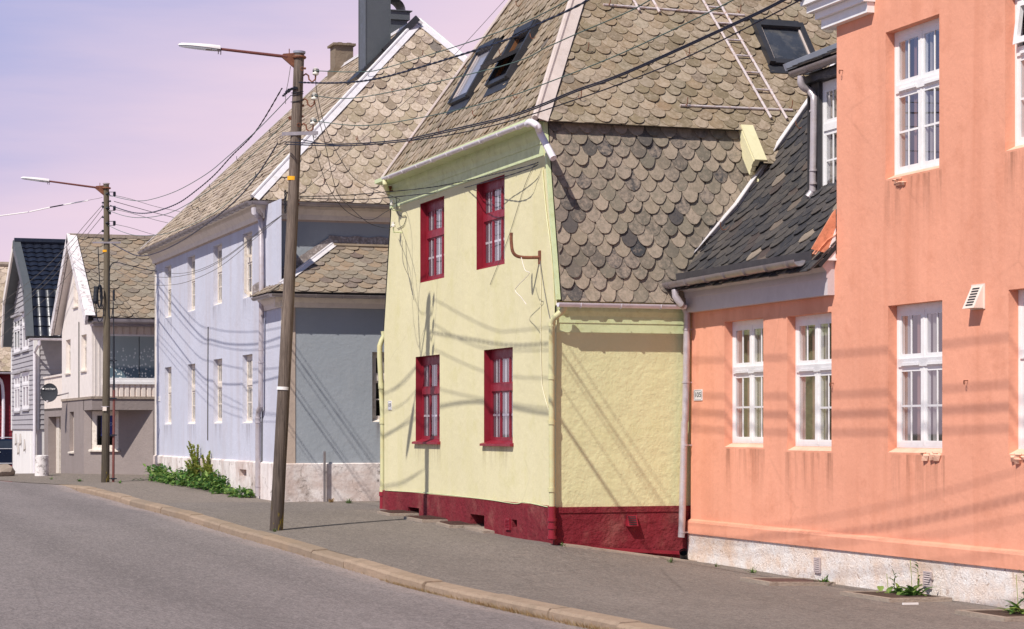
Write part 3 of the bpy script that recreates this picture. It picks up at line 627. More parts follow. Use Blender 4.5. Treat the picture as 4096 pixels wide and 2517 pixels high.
def skylight(parent, o,W,H,U,V,N,opening=0,dark='glass_dark',label=None):
    U,V,N = U.normalized(),V.normalized(),N.normalized(); mb = MB(); f = .09
    for s_ in (-1,1): mb.obox(o+U*s_*(W/2-f/2)+N*.07,U*f/2,V*H/2,N*.06)
    mb.obox(o+V*(H/2-.07)+N*.085,U*(W/2-f),V*.07,N*.065); mb.obox(o-V*(H/2-.05)+N*.06,U*(W/2-f),V*.05,N*.045)
    mb.obox(o-V*(H/2+.09)+N*.035,U*(W/2+.02),V*.09,N*.012)
    w = tag(mb.build('roof_window', M['dark_metal'], parent), label)
    rm = MB(); rm.obox(o-N*.35,U*(W/2-f),V*(H/2-.06),N*.34)
    if opening:
        rm = MB(); a,b = W/2-f,H/2-.08
        for s_ in (-1,1): rm.obox(o+U*s_*a-N*.14,U*.01,V*b,N*.2); rm.obox(o+V*s_*b-N*.14,U*a,V*.01,N*.2)
        rm.obox(o-N*.34,U*a,V*b,N*.01); rm.build('wooden_lining', M['lining'], w)
        c,s_ = math.cos(opening),math.sin(opening); V2 = (V*c-N*s_); N2 = (N*c+V*s_); oo = o+N*.1; sm = MB(); a = W/2-f-.01; b = H/2-.12
        for k in (-1,1): sm.obox(oo+U*k*(a-.03),U*.03,V2*b,N2*.03); sm.obox(oo+V2*k*(b-.03),U*(a-.06),V2*.03,N2*.03)
        sa_ = sm.build('open_sash', M['dark_metal'], w); pn = MB(); pn.obox(oo+N2*.005,U*(a-.06),V2*(b-.06),N2*.004); pn.build('pane', M['glass_pale'], sa_) if False else pn.build('open_pane', M['glass_pale'], w)
    else:
        rm.build('room_lining', M['room_pale'], w); pn = MB(); pn.poly([o+U*i*(W/2-f)+V*j*(H/2-.1)+N*.075 for i,j in ((-1,-1),(1,-1),(1,1),(-1,1))]); pn.build('pane', M[dark], w)
        ln = MB()
        for k in (-1,1): ln.obox(o+U*k*(W/2-f-.012)+N*.09,U*.012,V*(H/2-.1),N*.012)
        ln.build('sash_edge', M['trim_cream'], w)
    return w
M['lining'] = paint('brown_lining', (.20,.085,.035,1), .5, 0, .2, .1); M['glass_pale'] = paint('pale_pane', (.46,.43,.45,1), .08, 0, .05, 0, spec=.9)
M['pane_dark'] = paint('dark_reflection_pane', (.05,.055,.068,1), .10, 0, .3, 0, (.16,.15,.14,1), .5, spec=1.0, scale=2); M['pane_sky'] = paint('sky_reflection_pane', (.30,.29,.33,1), .06, 0, .06, 0, spec=1.0)  # opaque panes, reflections and their mottling put into the colour
skylight(roof,*RL[0],UF,VF,nF,0,'pane_sky','closed grey roof light on the front hip')
skylight(roof,*RL[1],UF,VF,nF,.62,label='roof light swung open on the front hip, brown inside')
skylight(roof,*RLS,U,VS,nS,0,'pane_dark','large square roof light beside the ladder')
# gutters and downpipes
mb = MB(); A = onT(1536,712,10.63); B = onT(2112,488,10.63); mb.halfpipe(A,B,.05)
for i in range(9):
    p = A.lerp(B,(i+.5)/9); mb.tube([p+Vector((-.056*math.cos(t),0,-.056*math.sin(t))) for t in [math.pi*k/8 for k in range(9)]],.007,5)
gt = mb.build('front_gutter', M['pipe_white'], gh, smooth=True)
mb = MB(); mb.tube(cable([B+Vector((0,.02,-.03)),B+Vector((.0,-.12,-.02)),B+Vector((.06,-.26,-.10)),onS(2160,532,30.45),onS(2214,634,30.12)],1),.052,10); mb.build('top_downpipe', M['pipe_white'], gh, smooth=True)
mb = MB(); mb.tube(cable([A+Vector((0,-.05,-.05)),A+Vector((.02,-.02,-.14)),onT(1560,770,11.0)+Vector((0,.1,0)),onT(1562,790,11.05)],1),.045,8); mb.build('far_downpipe_top', M['green_pipe'], gh, smooth=True)
mb = MB(); A2 = onS(2232,1211,30.02); B2 = A2+Vector((2.0,0,-.0)); mb.halfpipe(A2,B2,.062)
for i in range(3): p = A2.lerp(B2,(i+.55)/3.2); mb.tube([p+Vector((0,-.07*math.cos(t),-.07*math.sin(t))) for t in [math.pi*k/8 for k in range(9)]],.007,5)
mb.build('side_gutter', M['pipe_white'], gh, smooth=True)
mb = MB(); P = [onS(2258,1216,30.1),onS(2256,1236,30.1),onS(2238,1254,30.1),onS(2214,1274,30.16),onS(2207,1296,30.22),onS(2206,1500,30.23),onS(2207,1800,30.23),onS(2208,2026,30.23)]; mb.tube(P,.046,10)
for y in (1297,1510,1690,1960): p = onS(2206,y,30.23); mb.tube([p-Vector((0,0,.03)),p+Vector((0,0,.03))],.056,10)
mb.build('downpipe', M['green_pipe'], gh, smooth=True)
mb = MB(); P = [onS(2208,2027,30.21),onS(2208,2090,30.21),onS(2207,2161,30.21)]; mb.tube(P,.056,10)
for y in (2080,2110,2150): p = onS(2208,y,30.21); mb.tube([p-Vector((0,0,.02)),p+Vector((0,0,.02))],.072,10)
mb.build('downpipe_foot', M['red_paint'], gh, smooth=True)
mb = MB(); sx = 39.72; P = [onS(1534,1325,sx),onS(1536,1345,sx),onS(1527,1362,sx),onS(1519,1384,sx),onS(1519,1430,sx),onS(1531,1660,sx),onS(1531,1969,sx)]; mb.tube(P,.05,10)
for x,y in ((1526,1545),(1531,1685),(1531,1960)): p = onS(x,y,sx); mb.tube([p-Vector((0,0,.05)),p+Vector((0,0,.05))],.062,10)
mb.build('far_downpipe', M['green_pipe'], gh, smooth=True)
mb = MB(); mb.tube([onS(1531,1969,sx),onS(1530,2040,sx)],.055,10); p = onS(1531,1974,sx); mb.tube([p-Vector((0,0,.05)),p+Vector((0,0,.03))],.07,10); mb.build('far_downpipe_foot', M['red_paint'], gh, smooth=True)
# bent conduit and loose cables on the front wall
mb = MB(); w0 = onT(2161,1030,11); mb.tube(cable([w0,w0+Vector((-.28,.05,.0)),w0+Vector((-.40,.06,.06)),w0+Vector((-.43,.07,.22)),w0+Vector((-.43,.07,.36))],1),.025,8); mb.obox(w0+Vector((-.01,0,0)),(.012,0,0),(0,.04,0),(0,0,.10)); mb.build('bent_conduit', M['rust'], gh, smooth=True)
def wc(name, pts, r, m, T=10.985): 
    mb = MB(); mb.tube(cable([onT(x,y,T) for x,y in pts],r),r,5); return mb.build(name, M[m], gh)
wc('wall_cable',[(2158,1035),(2163,1150),(2162,1330),(2166,1500),(2172,1560),(2200,1660)],.006,'vent_plastic2')
wc('wall_cable',[(2160,1040),(2172,1130),(2190,1230),(2200,1275)],.006,'wire_grey')
wc('wall_cable',[(2170,680),(2185,850),(2205,1010),(2217,1180),(2218,1290)],.010,'green_pipe')
wc('wall_cable',[(2142,652),(2100,740),(2030,960),(1960,1140)],.004,'wire_grey')
wc('wall_cable',[(2085,1030),(2100,1080),(2117,1095),(2070,1145),(2062,1165),(2085,1190),(2105,1218)],.005,'cream_wood',10.7)
wc('wall_cable',[(1582,760),(1585,800),(1590,850),(1605,865),(1624,866),(1615,900),(1590,915)],.006,'wire_black')
wc('wall_cable',[(1608,960),(1612,1050),(1640,1120),(1655,1200)],.004,'wire_grey'); wc('wall_cable',[(1622,960),(1630,1080),(1650,1180)],.004,'wire_grey')
wc('wall_cable',[(1540,1962),(1700,1972),(1830,1985),(1960,2000),(2060,2015),(2100,2010),(2190,2028)],.008,'green_trim',10.965)
for x,y in ((1574,820),(1578,908)):
    mb = MB(); p = onT(x+30,y+22,11); mb.tube([p,p+Vector((-.16,0,0)),p+Vector((-.16,0,.10))],.012,6); br = mb.build('insulator_bracket', M['green_trim'], gh)
    mb = MB(); p = p+Vector((-.16,0,.09)); mb.tube([p,p+Vector((0,0,.03)),p+Vector((0,0,.05)),p+Vector((0,0,.09))],[.04,.045,.028,.034],8); mb.build('insulator', M['porcelain'], br, smooth=True)
mb = MB(); p = onT(1581,757,11)+Vector((-.1,0,0)); mb.tube([p+Vector((.1,0,-.03)),p+Vector((0,0,-.03)),p,p+Vector((0,0,.05))],[.012,.012,.03,.035],8); mb.build('small_wall_lamp', M['rust'], gh)
# ================================================================== SALMON HOUSE
TP = 13.1; PL = 30.2; PM = onT(3347,700,TP).y; PN = 17.2
ph = thing('salmon_house','salmon pink plastered house with white casement windows and a dark slate side roof','house',(TP,PM,-.2))
fP = FT(TP)
PW = [hole(2898,3053,1288,1788.5,TP),hole(3148.5,3326,1267,1802,TP),hole(3551.5,3769,1224,1810,TP),hole(3542,3757,131,720,TP)]
w = PW[2][1]-PW[2][0]; a = onT(4034,1160,TP); b = onT(4034,1818,TP); PW.append((a.y-w,a.y,b.z,a.z)); a = onT(4021,606,TP); PW.append((a.y-w,a.y,a.z,a.z+PW[3][3]-PW[3][2]))
z1w = 3.95; zbp = 1.7-1.33
mb = MB(); wall(mb,fP,PM,PL,zbp,z1w,PW[:2],.125); wall(mb,fP,PN,PM,zbp,7.55,PW[2:],.125)
mb.poly([fP.p(PN,7.55),fP.p(PM,7.55),fP.p((PN+PM)/2,11.2)]); mb.poly([(TP,PM,z1w),(TP+9,PM,z1w),(TP+9,PM,7.55),(TP,PM,7.55)])
mb.poly([(TP,PN,-.6),(TP+9,PN,-.6),(TP+9,PN,7.55),(TP,PN,7.55)]); mb.poly([(TP,PL,-.6),(TP+4,PL,-.6),(TP+4,PL,8.4),(TP+1.6,PL,5.9),(TP,PL,z1w)])
mb.poly([(TP+9,PN,-.6),(TP+9,PL,-.6),(TP+9,PL,7.55),(TP+9,PN,7.55)])
mb.build('wall', M['pink_wall'], ph)
zt = 1.7-1.10
pa = onT(2761,2082,TP-.05); zt = pa.z; pb = onT(2756,2128,TP-.05); zlo = pb.z
mb = MB(); mb.prism([(TP,PN,zlo-.02),(TP-.06,PN,zlo-.02),(TP-.06,PN,zt-.03),(TP-.045,PN,zt),(TP,PN,zt+.02)],(0,PL+.02-PN,0)); mb.build('base_band', M['pink_wall'], ph)
mb = MB(); n = 60; ss = np.linspace(PN,PL+.03,n); rk = random.Random(3)
top = [(TP-.035,s,zlo-.018) for s in ss]; mid = [(TP-.03-rk.uniform(0,.012),s,(zlo-.6)/2) for s in ss]; bot = [(TP-.02-rk.uniform(0,.03),s,-.75) for s in ss]
mb.v = top+mid+bot; mb.f = [(i,i+1,n+i+1,n+i) for i in range(n-1)]+[(n+i,n+i+1,2*n+i+1,2*n+i) for i in range(n-1)]; mb.poly([(TP-.035,PL+.03,zlo-.018),(TP+.3,PL+.03,zlo-.018),(TP+.3,PL+.03,-.75),(TP-.03,PL+.03,-.75)])
mb.build('plinth', M['peel_white'], ph)
st = dict(mat='white_paint',fw=.05,nc=2,tf=.615,tw=.10,mw=.04,sw=.056,bars=((1,1),(1,0)),bw=.026,top=.075,bot=.09,vents=1,sill=(0,.02,0,.06),sillmat='pink_sill',room='room',stain=.75,
    curt=((.05,.12,'curtain'),(.13,.20,'curtain_rose'),(.33,.40,'curtain'),(.58,.64,'curtain'),(.65,.70,'curtain_rose'),(.86,.95,'curtain')))
for i,h in enumerate(PW):
    s2 = dict(st)
    if i == 1: s2['plain'] = ((0,1),)
    if i == 5: s2['open'] = (1,1)
    w = window(ph,fP,h,.125,s2,seed=20+i,label={1:'white window whose lower far sash has no glazing bars',5:'upper white window with a small casement tilted open'}.get(i))
    if i == 5:
        u0 = h[1]-.075; u1 = (h[0]+h[1])/2+.03; zc = h[2]+(h[3]-h[2])*.65; zt2 = h[3]-.14; m2 = MB(); fr2 = Fr(fP.p(0,zt2,.14),(0,1,0),(1,0,0)); c,s_ = math.cos(.13),math.sin(.13)
        def tl(a,b,c0,d0,e0,e1):
            pts = []
            for e in (e0,e1):
                for u,zz in ((a,c0),(b,c0),(b,d0),(a,d0)): q = zz-zt2; pts.append(Vector((TP+.14+q*s_*1+e*c, u, zt2+q*c+e*s_)))
            m2.add(pts,[(0,1,2,3),(7,6,5,4),(0,4,5,1),(1,5,6,2),(2,6,7,3),(3,7,4,0)])
        for (a_,b_,c_,d_) in ((u1,u1+.07,zc,zt2),(u0-.07,u0,zc,zt2),(u1+.07,u0-.07,zc,zc+.07),(u1+.07,u0-.07,zt2-.07,zt2)): tl(a_,b_,c_,d_,-.03,.02)
        m2.build('tilted_casement', M['white_paint'], w)
# plaster broken below two sills, open hooks, louvred vents, hooded vent
def crumble(name,px,py,k,seed):
    rk = random.Random(seed); p = onT(px,py,TP); mb = MB()
    for i in range(7):
        y = p.y+rk.uniform(-.16,.16)*k; z = p.z+rk.uniform(-.05,.03)*k; r = rk.uniform(.02,.06)*k
        pts = [(TP-.015-rk.uniform(0,.035)*(j%2),y+r*1.6*math.cos(j*1.05),z+r*math.sin(j*1.05)*(1.4 if math.sin(j*1.05)<0 else .5)) for j in range(6)]
        c = (TP-.04-rk.uniform(0,.02),y,z); mb.add(pts+[c],[(j,(j+1)%6,6) for j in range(6)]); mb.prism(pts,(.03,0,0))
    mb.build(name, M['pink_sill'], ph)
crumble('broken_plaster',3725,1818,1.0,1); crumble('broken_plaster',3600,722,.75,2); crumble('broken_plaster',4085,1826,.8,3)
for x,y in ((3372,282),(3334,1533),(3872,1523)):
    mb = MB(); p = onT(x,y,TP); mb.tube([p,p+Vector((-.05,0,0))],.006,5); mb.tube([p+Vector((-.05+.0*math.cos(t),.014*math.sin(t),-.02+.024*math.cos(t))) for t in [6.28*k/8 for k in range(9)]],.005,5); mb.build('wall_hook', M['rust'], ph)
fp2 = FT(TP-.045); M['vent_plastic'] = paint('dusty_vent_plastic', (.52,.43,.42,1), .6, 0, .08, .1, (.35,.27,.25,1), .4)
for x0,x1,y0,y1 in ((3260,3283,2229,2290),(3697,3728,2284,2352)): h = hole(x0,x1,y0,y1,TP-.045); louvre(fp2,h[0],h[1],h[2],h[3],6,'vent_plastic',ph,.02)
a = onT(3892,1147,TP); b = onT(3938,1232,TP); y0,y1,z0,z1 = b.y,a.y,b.z,a.z
mb = MB(); mb.prism([fP.p(y0,z1,0),fP.p(y0,z1,-.02),fP.p(y0,z0,-.14),fP.p(y0,z0,-.0)],(0,y1-y0,0)); mb.bx((TP-.012,y0-.02,z0-.01),(TP-.002,y1+.02,z1+.02))
M['vent_cream'] = paint('cream_vent_hood', (.78,.66,.58,1), .5, 0, .05, .03)
v = mb.build('hooded_vent', M['vent_cream'], ph); mb = MB(); nn = Vector((-(z1-z0),0,.12)).normalized(); dv = Vector((.12,0,z1-z0)).normalized()
for i in range(7):
    t = (i+1)/8.2; c = Vector((TP-.02-.12*t,(y0+y1)/2,z1+(z0-z1)*t))+nn*.002; mb.obox(c,(0,(y1-y0)*.30,0),dv*.009,nn*.002)
mb.build('vent_slot', M['room'], v)
# wing: white cornice, gutter, bell-cast slate roof
ZG = onT(2690,1140,12.87).z; yA,yB = PL+.02,PM+.10
zc1 = onT(2757,1249,12.98).z; mb = MB(); prof = [(0,zc1),(-.10,zc1),(-.10,zc1+.22),(-.115,zc1+.22),(-.115,zc1+.30),(-.17,zc1+.36),(-.19,zc1+.44),(0,zc1+.44)]
mb.prism([(TP+x,PM+.06,z) for x,z in prof],(0,yA-PM-.06,0)); mb.build('wing_cornice', M['grey_cornice'], ph)
mb = MB(); mb.bx((TP-.23,PM+.26,zc1+.445),(TP+.05,yA+.02,zc1+.58)); mb.build('gutter_board', M['soffit_dark'], ph)
mb = MB(); A = onT(2640,1152,12.72); A.z += .05; B = Vector((12.72,PM+.30,A.z+.03)); mb.halfpipe(B,A,.085,.006,12,ends=False); nA = (A-B).normalized()
mb.prism([A+Vector((.085*math.cos(math.pi*(1+k/10)),0,.085*math.sin(math.pi*(1+k/10)))) for k in range(11)],nA*.006)
for i in range(7):
    p = B.lerp(A,(i+.35)/7)
    for o in (-.02,.02): mb.tube([p+Vector((.09*math.cos(t),o,.09*math.sin(t))) for t in [math.pi*(1+k/8) for k in range(9)]],.006,5)
mb.build('wing_gutter', M['zinc'], ph, smooth=True)
mb = MB(); sx = 30.12; P = [onT(2700,1160,12.72),onT(2702,1185,12.72),onT(2716,1215,12.76)+Vector((.02,0,0)),onS(2736,1228,30.14),onS(2747,1250,30.16),onS(2748,1290,30.16),onS(2745,1500,30.16),onS(2741,1680,30.16),onS(2738,1690,30.16),onS(2728,2100,30.16),onS(2725,2150,30.16)]
mb.tube(P,.052,12)
for x,y in ((2747,1318),(2744,1530),(2739,1781),(2728,2160-30)): p = onS(x,y,30.16); mb.tube([p-Vector((0,0,.012)),p+Vector((0,0,.012))],.060,12); mb.obox(p+Vector((.07,0,0)),(.05,0,0),(0,.008,0),(0,0,.01))
mb.build('downpipe', M['zinc_light'], ph, smooth=True)
pr = [(12.84,ZG-.04),(13.98,5.03),(17.6,9.9)]
v1,v2 = [Vector((pr[i+1][0]-pr[i][0],0,pr[i+1][1]-pr[i][1])) for i in (0,1)]; l1,l2 = v1.length,v2.length; v1.normalize(); v2.normalize(); U_ = Vector((0,-1,0)); yR = 30.38; W_ = yR-PM
n1,n2 = Vector((-v1.z,0,v1.x)),Vector((-v2.z,0,v2.x)); o1,o2 = Vector((pr[0][0],yR,pr[0][1])),Vector((pr[1][0],yR,pr[1][1]))
mb = MB(); slab(mb,[o1,o1+U_*W_,o2+U_*W_,o2],.05,n1); slab(mb,[o2,o2+U_*W_,o2+U_*W_+v2*l2,o2+v2*l2],.05,n2); wr = mb.build('wing_roof', M['slate_deck'], ph)
# dormer footprint on the roof
TD = 13.95; dS = onT(3236,600,TD).y; sil = onT(3205,818,TD)
def dsk(u,v): return u > yR-dS-.12 and v > .52
mb = MB(); slates(mb,o1,U_,v1,[(0.02,-.13),(W_,-.13),(W_,l1),(0.02,l1)],.30,.20,.21,.034,31); slates(mb,o2,U_,v2,[(0.02,-.12),(W_,-.12),(W_,l2),(0.02,l2)],.30,.20,.21,.034,32,skip=dsk); mb.build('slates', M['slate_dark'], wr)
mb = MB()
for o,v,n_,l in ((o1-v1*.05,v1,n1,l1+.05),(o2,v2,n2,l2)): mb.obox(o+v*l/2+n_*.045+Vector((0,.03,0)),v*l/2,(0,.035,0),n_*.05); mb.obox(o+v*l/2+n_*.095+Vector((0,.0,0)),v*l/2,(0,.07,0),n_*.006)
mb.build('verge_flashing', M['trim_white'], wr)
hook1(onP(2905,928,o1,n1),v1,n1,.2,wr); hook1(onP(3210,520,o2,n2),v2,n2,.2,wr)
# lead flashing where the wing roof meets the tall front
mb = MB(); rk = random.Random(5); q0 = o1+U_*(W_-.02)+n1*.07; pts = []
for i in range(9):
    t = i/8; c = q0+v1*(l1*.62*t+.08); wv_ = .15*(1-t)+.03
    pts += [c+n1*rk.uniform(0,.05)+Vector((-.02,-.02,0)), c+Vector((0,wv_*.5,0))+n1*rk.uniform(.02,.07), c+Vector((0,wv_,0))+n1*.0]
mb.add(pts,[(i*3+k,i*3+k+1,i*3+k+4,i*3+k+3) for i in range(8) for k in range(2)]); mb.prism([(TP-.005,PM+.015,zc1+.50),(TP-.35,PM+.015,zc1+.58),(TP-.05,PM+.015,zc1+1.05),(TP-.005,PM+.015,zc1+1.1)],(0,.02,0)); mb.build('valley_flashing', M['pink_flash'], ph)
mb = MB(); mb.bx((TP-.19,PM+.005,zc1+.44),(TP-.0,PM+.22,zc1+.465)); mb.prism([(TP-.01,PM+.01,zc1+.465),(TP-.15,PM+.01,zc1+.465),(TP-.01,PM+.01,zc1+.85)],(0,.012,0)); mb.build('cornice_stop', M['white_paint'], ph)
# dormer
fd = FT(TD); zt_ = onT(3260,300,TD).z; zs_ = onT(3290,790,TD).z; mb = MB(); wh = (onT(3283,500,TD).y-1.15,onT(3283,500,TD).y,zs_,onT(3283,331,TD).z)
wall(mb,fd,PM,dS,zs_-.15,zt_+.05,[wh],.06); mb.prism([(TD+.002,dS-.06,zs_-.2),(TD+.002,dS-.06,zt_+.05),(TD+2.1,dS-.06,zt_+.05),(TD+.1,dS-.06,zs_-.3)],(0,.06,0)); d_ = mb.build('dormer', M['dark_grey_panel'] if 'dark_grey_panel' in M else M['soffit_dark'], ph)
mb = MB()
for u in (wh[1]+.03,dS-.03): fbox(mb,fd,u-.025,u+.025,zs_-.1,zt_-.05,-.03,0)
fbox(mb,fd,PM,dS,zt_-.12,zt_-.02,-.12,-.002); mb.build('dormer_board', M['dark_metal'], d_)
window(d_,fd,wh,.03,dict(st,sill=None,curt=((.05,.3,'curtain'),(.6,.95,'curtain')),vents=0,top=.09),seed=40,name='dormer_window') if False else window(ph,fd,wh,.03,dict(st,sill=None,curt=((.05,.3,'curtain'),(.6,.95,'curtain')),vents=0,top=.09),seed=40,name='dormer_window')
mb = MB(); mb.prism([(TD-.10,PM,zs_-.13),(TD-.10,dS+.05,zs_-.13),(TD+.05,dS+.02,zs_-.01),(TD+.05,PM,zs_-.01)],(-.01,0,-.012)); mb.build('dormer_sill', M['zinc_light'], d_)
mb = MB(); A = onT(3172,290,TD-.22); B = Vector((TD-.22,PM+.0,A.z+.02)); mb.halfpipe(B,A,.075,.006,10)
for k in (.3,.8):
    p = B.lerp(A,k)
    for o in (-.015,.015): mb.tube([p+Vector((.08*math.cos(t),o,.08*math.sin(t))) for t in [math.pi*(1+j/8) for j in range(9)]],.006,5)
mb.build('dormer_gutter', M['zinc'], d_, smooth=True)
mb = MB(); P = [onT(3205,305,TD-.22),onT(3204,330,TD-.22),onT(3214,350,TD-.18),onT(3235,362,TD-.10),onT(3253,385,TD-.06),onT(3256,420,TD-.06),onT(3252,735,TD-.06),onT(3250,765,TD-.06),onT(3232,790,TD-.12)]; mb.tube(cable(P,1,sub=3),.052,12)
for y in (445,682,735): p = onT(3254,y,TD-.06); mb.tube([p-Vector((0,0,.012)),p+Vector((0,0,.012))],.06,12)
mb.build('dormer_downpipe', M['zinc_light'], d_, smooth=True)
vD = Vector((1,0,.42)).normalized(); nD = Vector((-vD.z,0,vD.x)); oD = Vector((TD-.26,dS+.14,A.z+.04)); wD = dS+.14-PM
mb = MB(); slab(mb,[oD,oD+U_*wD,oD+U_*wD+vD*2.6,oD+vD*2.6],.05,nD); dr = mb.build('dormer_roof', M['slate_deck'], ph); mb = MB(); slates(mb,oD,U_,vD,[(0.05,-.04),(wD,-.04),(wD,2.6),(.05,2.6)],.28,.17,.16,.025,35); mb.build('dormer_slates', M['slate_dark'], dr)
mb = MB(); mb.obox(oD+vD*1.3+nD*.05,vD*1.32,(0,.04,0),nD*.05); mb.build('dormer_verge', M['trim_blue'], dr)
# tall block: raking roof and the cornice return at the gable corner
mb = MB()
for k,(x,z0,z1,yo) in enumerate(((.10,-.16,-.03,.06),(.16,-.03,.06,.12),(.24,.06,.16,.2),(.30,.16,.26,.26))):
    zz = onT(3345,70,TP-.2).z+.12; mb.bx((TP-x,onT(3465,40,TP-.1).y-yo*.4,zz+z0),(TP+1.2,PM+.18+yo,zz+z1-.002))
mb.build('cornice_return', M['grey_cornice'] if False else M['white_paint'], ph)
mb = MB(); ym = (PN+PM)/2
for y0 in (PM+.5,PN-.5):
    a_ = Vector((TP-.4,y0,7.35)); b_ = Vector((TP-.4,ym,11.4)); slab(mb,[a_,b_,b_+Vector((10,0,0)),a_+Vector((10,0,0))],.14,None)
mb.build('gable_roof', M['slate_dark'], ph)

# ================================================================== PALE BLUE HOUSE
TB = 9.9; B0 = onT(1056,1200,TB).y; B1 = onT(621,1200,TB).y; BA = onT(1128,1200,TB).y
bh = thing('pale_blue_house','pale blue plastered house with a lichen covered hipped slate roof and tall grey chimney','house',(TB,B0,.1))
fB = FT(TB); zbb = 1.7-.69
BW = [hole(658,685,1069,1274,TB),hole(750.4,780,1030,1249,TB),hole(853.5,888,986.5,1223,TB),hole(970.6,1009,938,1195,TB),
      hole(658.5,685.4,1471,1698,TB),hole(751,781,1458.7,1696,TB),hole(854,888.6,1439,1694,TB),hole(969.6,1009.8,1421.7,1693,TB)]
BV = [hole(636,653,1855,1878,TB),hole(749,770,1861,1882,TB),hole(967,995,1877,1903,TB)]
zev = onT(800,920,TB).z; ZE = 6.42; fS0 = FS(B0); fSA = FS(BA)
zf = onT(1030,893,TB).z
mb = MB(); wall(mb,fB,BA+.05,B1,zbb,ZE-.1,BW,.10); mb.poly([(TB,B1,-.5),(18,B1,-.5),(18,B1,ZE),(TB,B1,ZE)]); mb.poly([(18,B0,-.5),(18,B1,-.5),(18,B1,ZE),(18,B0,ZE)]); mb.build('wall', M['blue_wall'], bh)
mb = MB(); aw = hole(0,0,0,0,TB) if False else None
p = onS(1489,1408,BA); q = onS(1489,1688,BA); sh = (p.x,p.x+.95,q.z,p.z)
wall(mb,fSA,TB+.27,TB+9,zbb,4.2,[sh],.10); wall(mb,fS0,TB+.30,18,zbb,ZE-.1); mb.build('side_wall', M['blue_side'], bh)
mb = MB(); wall(mb,fB,BA-.02,BA+.0501,zbb,4.3); fbox(mb,Fr((TB,0,0),(0,1,0),(1,0,0)),BA-.012,BA+.05,zbb,4.2,-.012,.25); mb.v = mb.v[8:] if False else mb.v; 
fbox(mb,fB,B1-.16,B1+.01,zbb,ZE-.2,-.012,.05); mb.build('corner_strip', M['cream_trim'], bh)
mb = MB(); fbox(mb,fSA,TB-.0,TB+.27,zbb,4.2,-.014,.02); fbox(mb,fS0,TB+.0,TB+.32,4.0,ZE-.1,-.014,.02); fbox(mb,fS0,TB+.3,18,zf-.0,ZE-.05,-.012,.02); fbox(mb,fB,B0+.0,B1,zf,ZE-.05,-.012,.02); mb.build('stone_band', M['blue_trim'], bh)
mb = MB(); prof = [(0,ZE-.36),(-.03,ZE-.36),(-.05,ZE-.26),(-.14,ZE-.16),(-.16,ZE-.08),(-.24,ZE-.05),(-.24,ZE+.02),(0,ZE+.02)]
mb.prism([(TB+x-.012,B0-.15,z) for x,z in prof],(0,B1+.3-B0,0)); mb.prism([(TB-.2,B0+y-.012,z) for y,z in prof],(8.2,0,0)); mb.build('cornice', M['cream_trim'] if False else M['stone_light'] if 'stone_light' in M else M['cream_trim'], bh)
mb = MB(); fbq = FT(TB-.05); wall(mb,fbq,BA-.05,B1+.05,-.7,zbb,BV,.22); mb.poly([fbq.p(BA-.05,zbb),fbq.p(B1+.05,zbb),fbq.p(B1+.05,zbb+.03,.05),fbq.p(BA-.05,zbb+.03,.05)])
fsq = FS(BA-.05); wall(mb,fsq,TB-.05,TB+9,-.7,zbb); mb.poly([fsq.p(TB-.05,zbb),fsq.p(TB+9,zbb),fsq.p(TB+9,zbb+.02,.05),fsq.p(TB-.05,zbb+.02,.05)]); mb.build('plinth', M['blue_base'], bh)
st = dict(mat='old_white',fw=.06,nc=2,tf=.60,tw=.11,mw=.06,sw=.045,bars=((1,1),(1,0)),bw=.025,top=.07,bot=.08,sill=(0,.02,0,.05),sillmat='cream_trim',stain=.55,curt=((.30,.44,'curtain'),(.60,.72,'curtain')),room='room')
for i,h in enumerate(BW): 
    s2 = dict(st, open=(0,0)) if i == 3 else st
    w = window(bh,fB,h,.10,s2,seed=60+i,label='upper blue house window with its near casement folded open' if i == 3 else None)
    if i == 3:
        m2 = MB(); za,zb2 = h[2]+.1,h[3]-.1; y = (h[0]+h[1])/2+.1
        
        for x in (TB-.02,TB+.26): m2.obox((x,y,(za+zb2)/2),(.025,0,0),(0,.022,0),(0,0,(zb2-za)/2))
        for z in (za,zb2,(za+zb2)/2+.2): m2.obox((TB+.12,y,z),(.14,0,0),(0,.021,0),(0,0,.03))
        m2.build('open_casement', M['old_white'], w)
window(bh,fSA,sh,.10,dict(st,room='room',curt=(),tf=.64),seed=75,name='side_window')
for h in BV:
    mb = MB(); mb.poly([fbq.p(h[0],h[2],.22),fbq.p(h[1],h[2],.22),fbq.p(h[1],h[3],.22),fbq.p(h[0],h[3],.22)]); mb.build('plinth_vent', M['concrete'], bh)
# main hip roof
eT = 9.6; zr0 = ZE+.02; aS0,aS1 = B0-.3,B1+.3; RS0,RS1,RT,RZ2 = 47.5,55.6,13.98,10.84
c0,c1,d0,d1 = Vector((eT,aS0,zr0)),Vector((eT,aS1,zr0)),Vector((RT,RS0,RZ2)),Vector((RT,RS1,RZ2)); bT = 2*RT-eT
def pln(a,b,c):
    n = (b-a).cross(c-a).normalized(); return n if n.z > 0 else -n
nf = pln(c0,c1,d0); ns = pln(c0,Vector((bT,aS0,zr0)),d0)
mb = MB(); slab(mb,[c0,c1,d1,d0],.05,nf); slab(mb,[c0,d0,Vector((bT,aS0,zr0))],.05,ns); slab(mb,[Vector((bT,aS0,zr0)),d0,d1,Vector((bT,aS1,zr0))],.05,None); slab(mb,[c1,Vector((bT,aS1,zr0)),d1],.05,None)
br = mb.build('roof', M['slate_deck'], bh)
vf = Vector((-nf.z*0+ (d0-c0).x,0,(RZ2-zr0))).normalized(); lf = (RZ2-zr0)/vf.z; vs = Vector((0,RS0-aS0,RZ2-zr0)).normalized(); ls = (RZ2-zr0)/vs.z
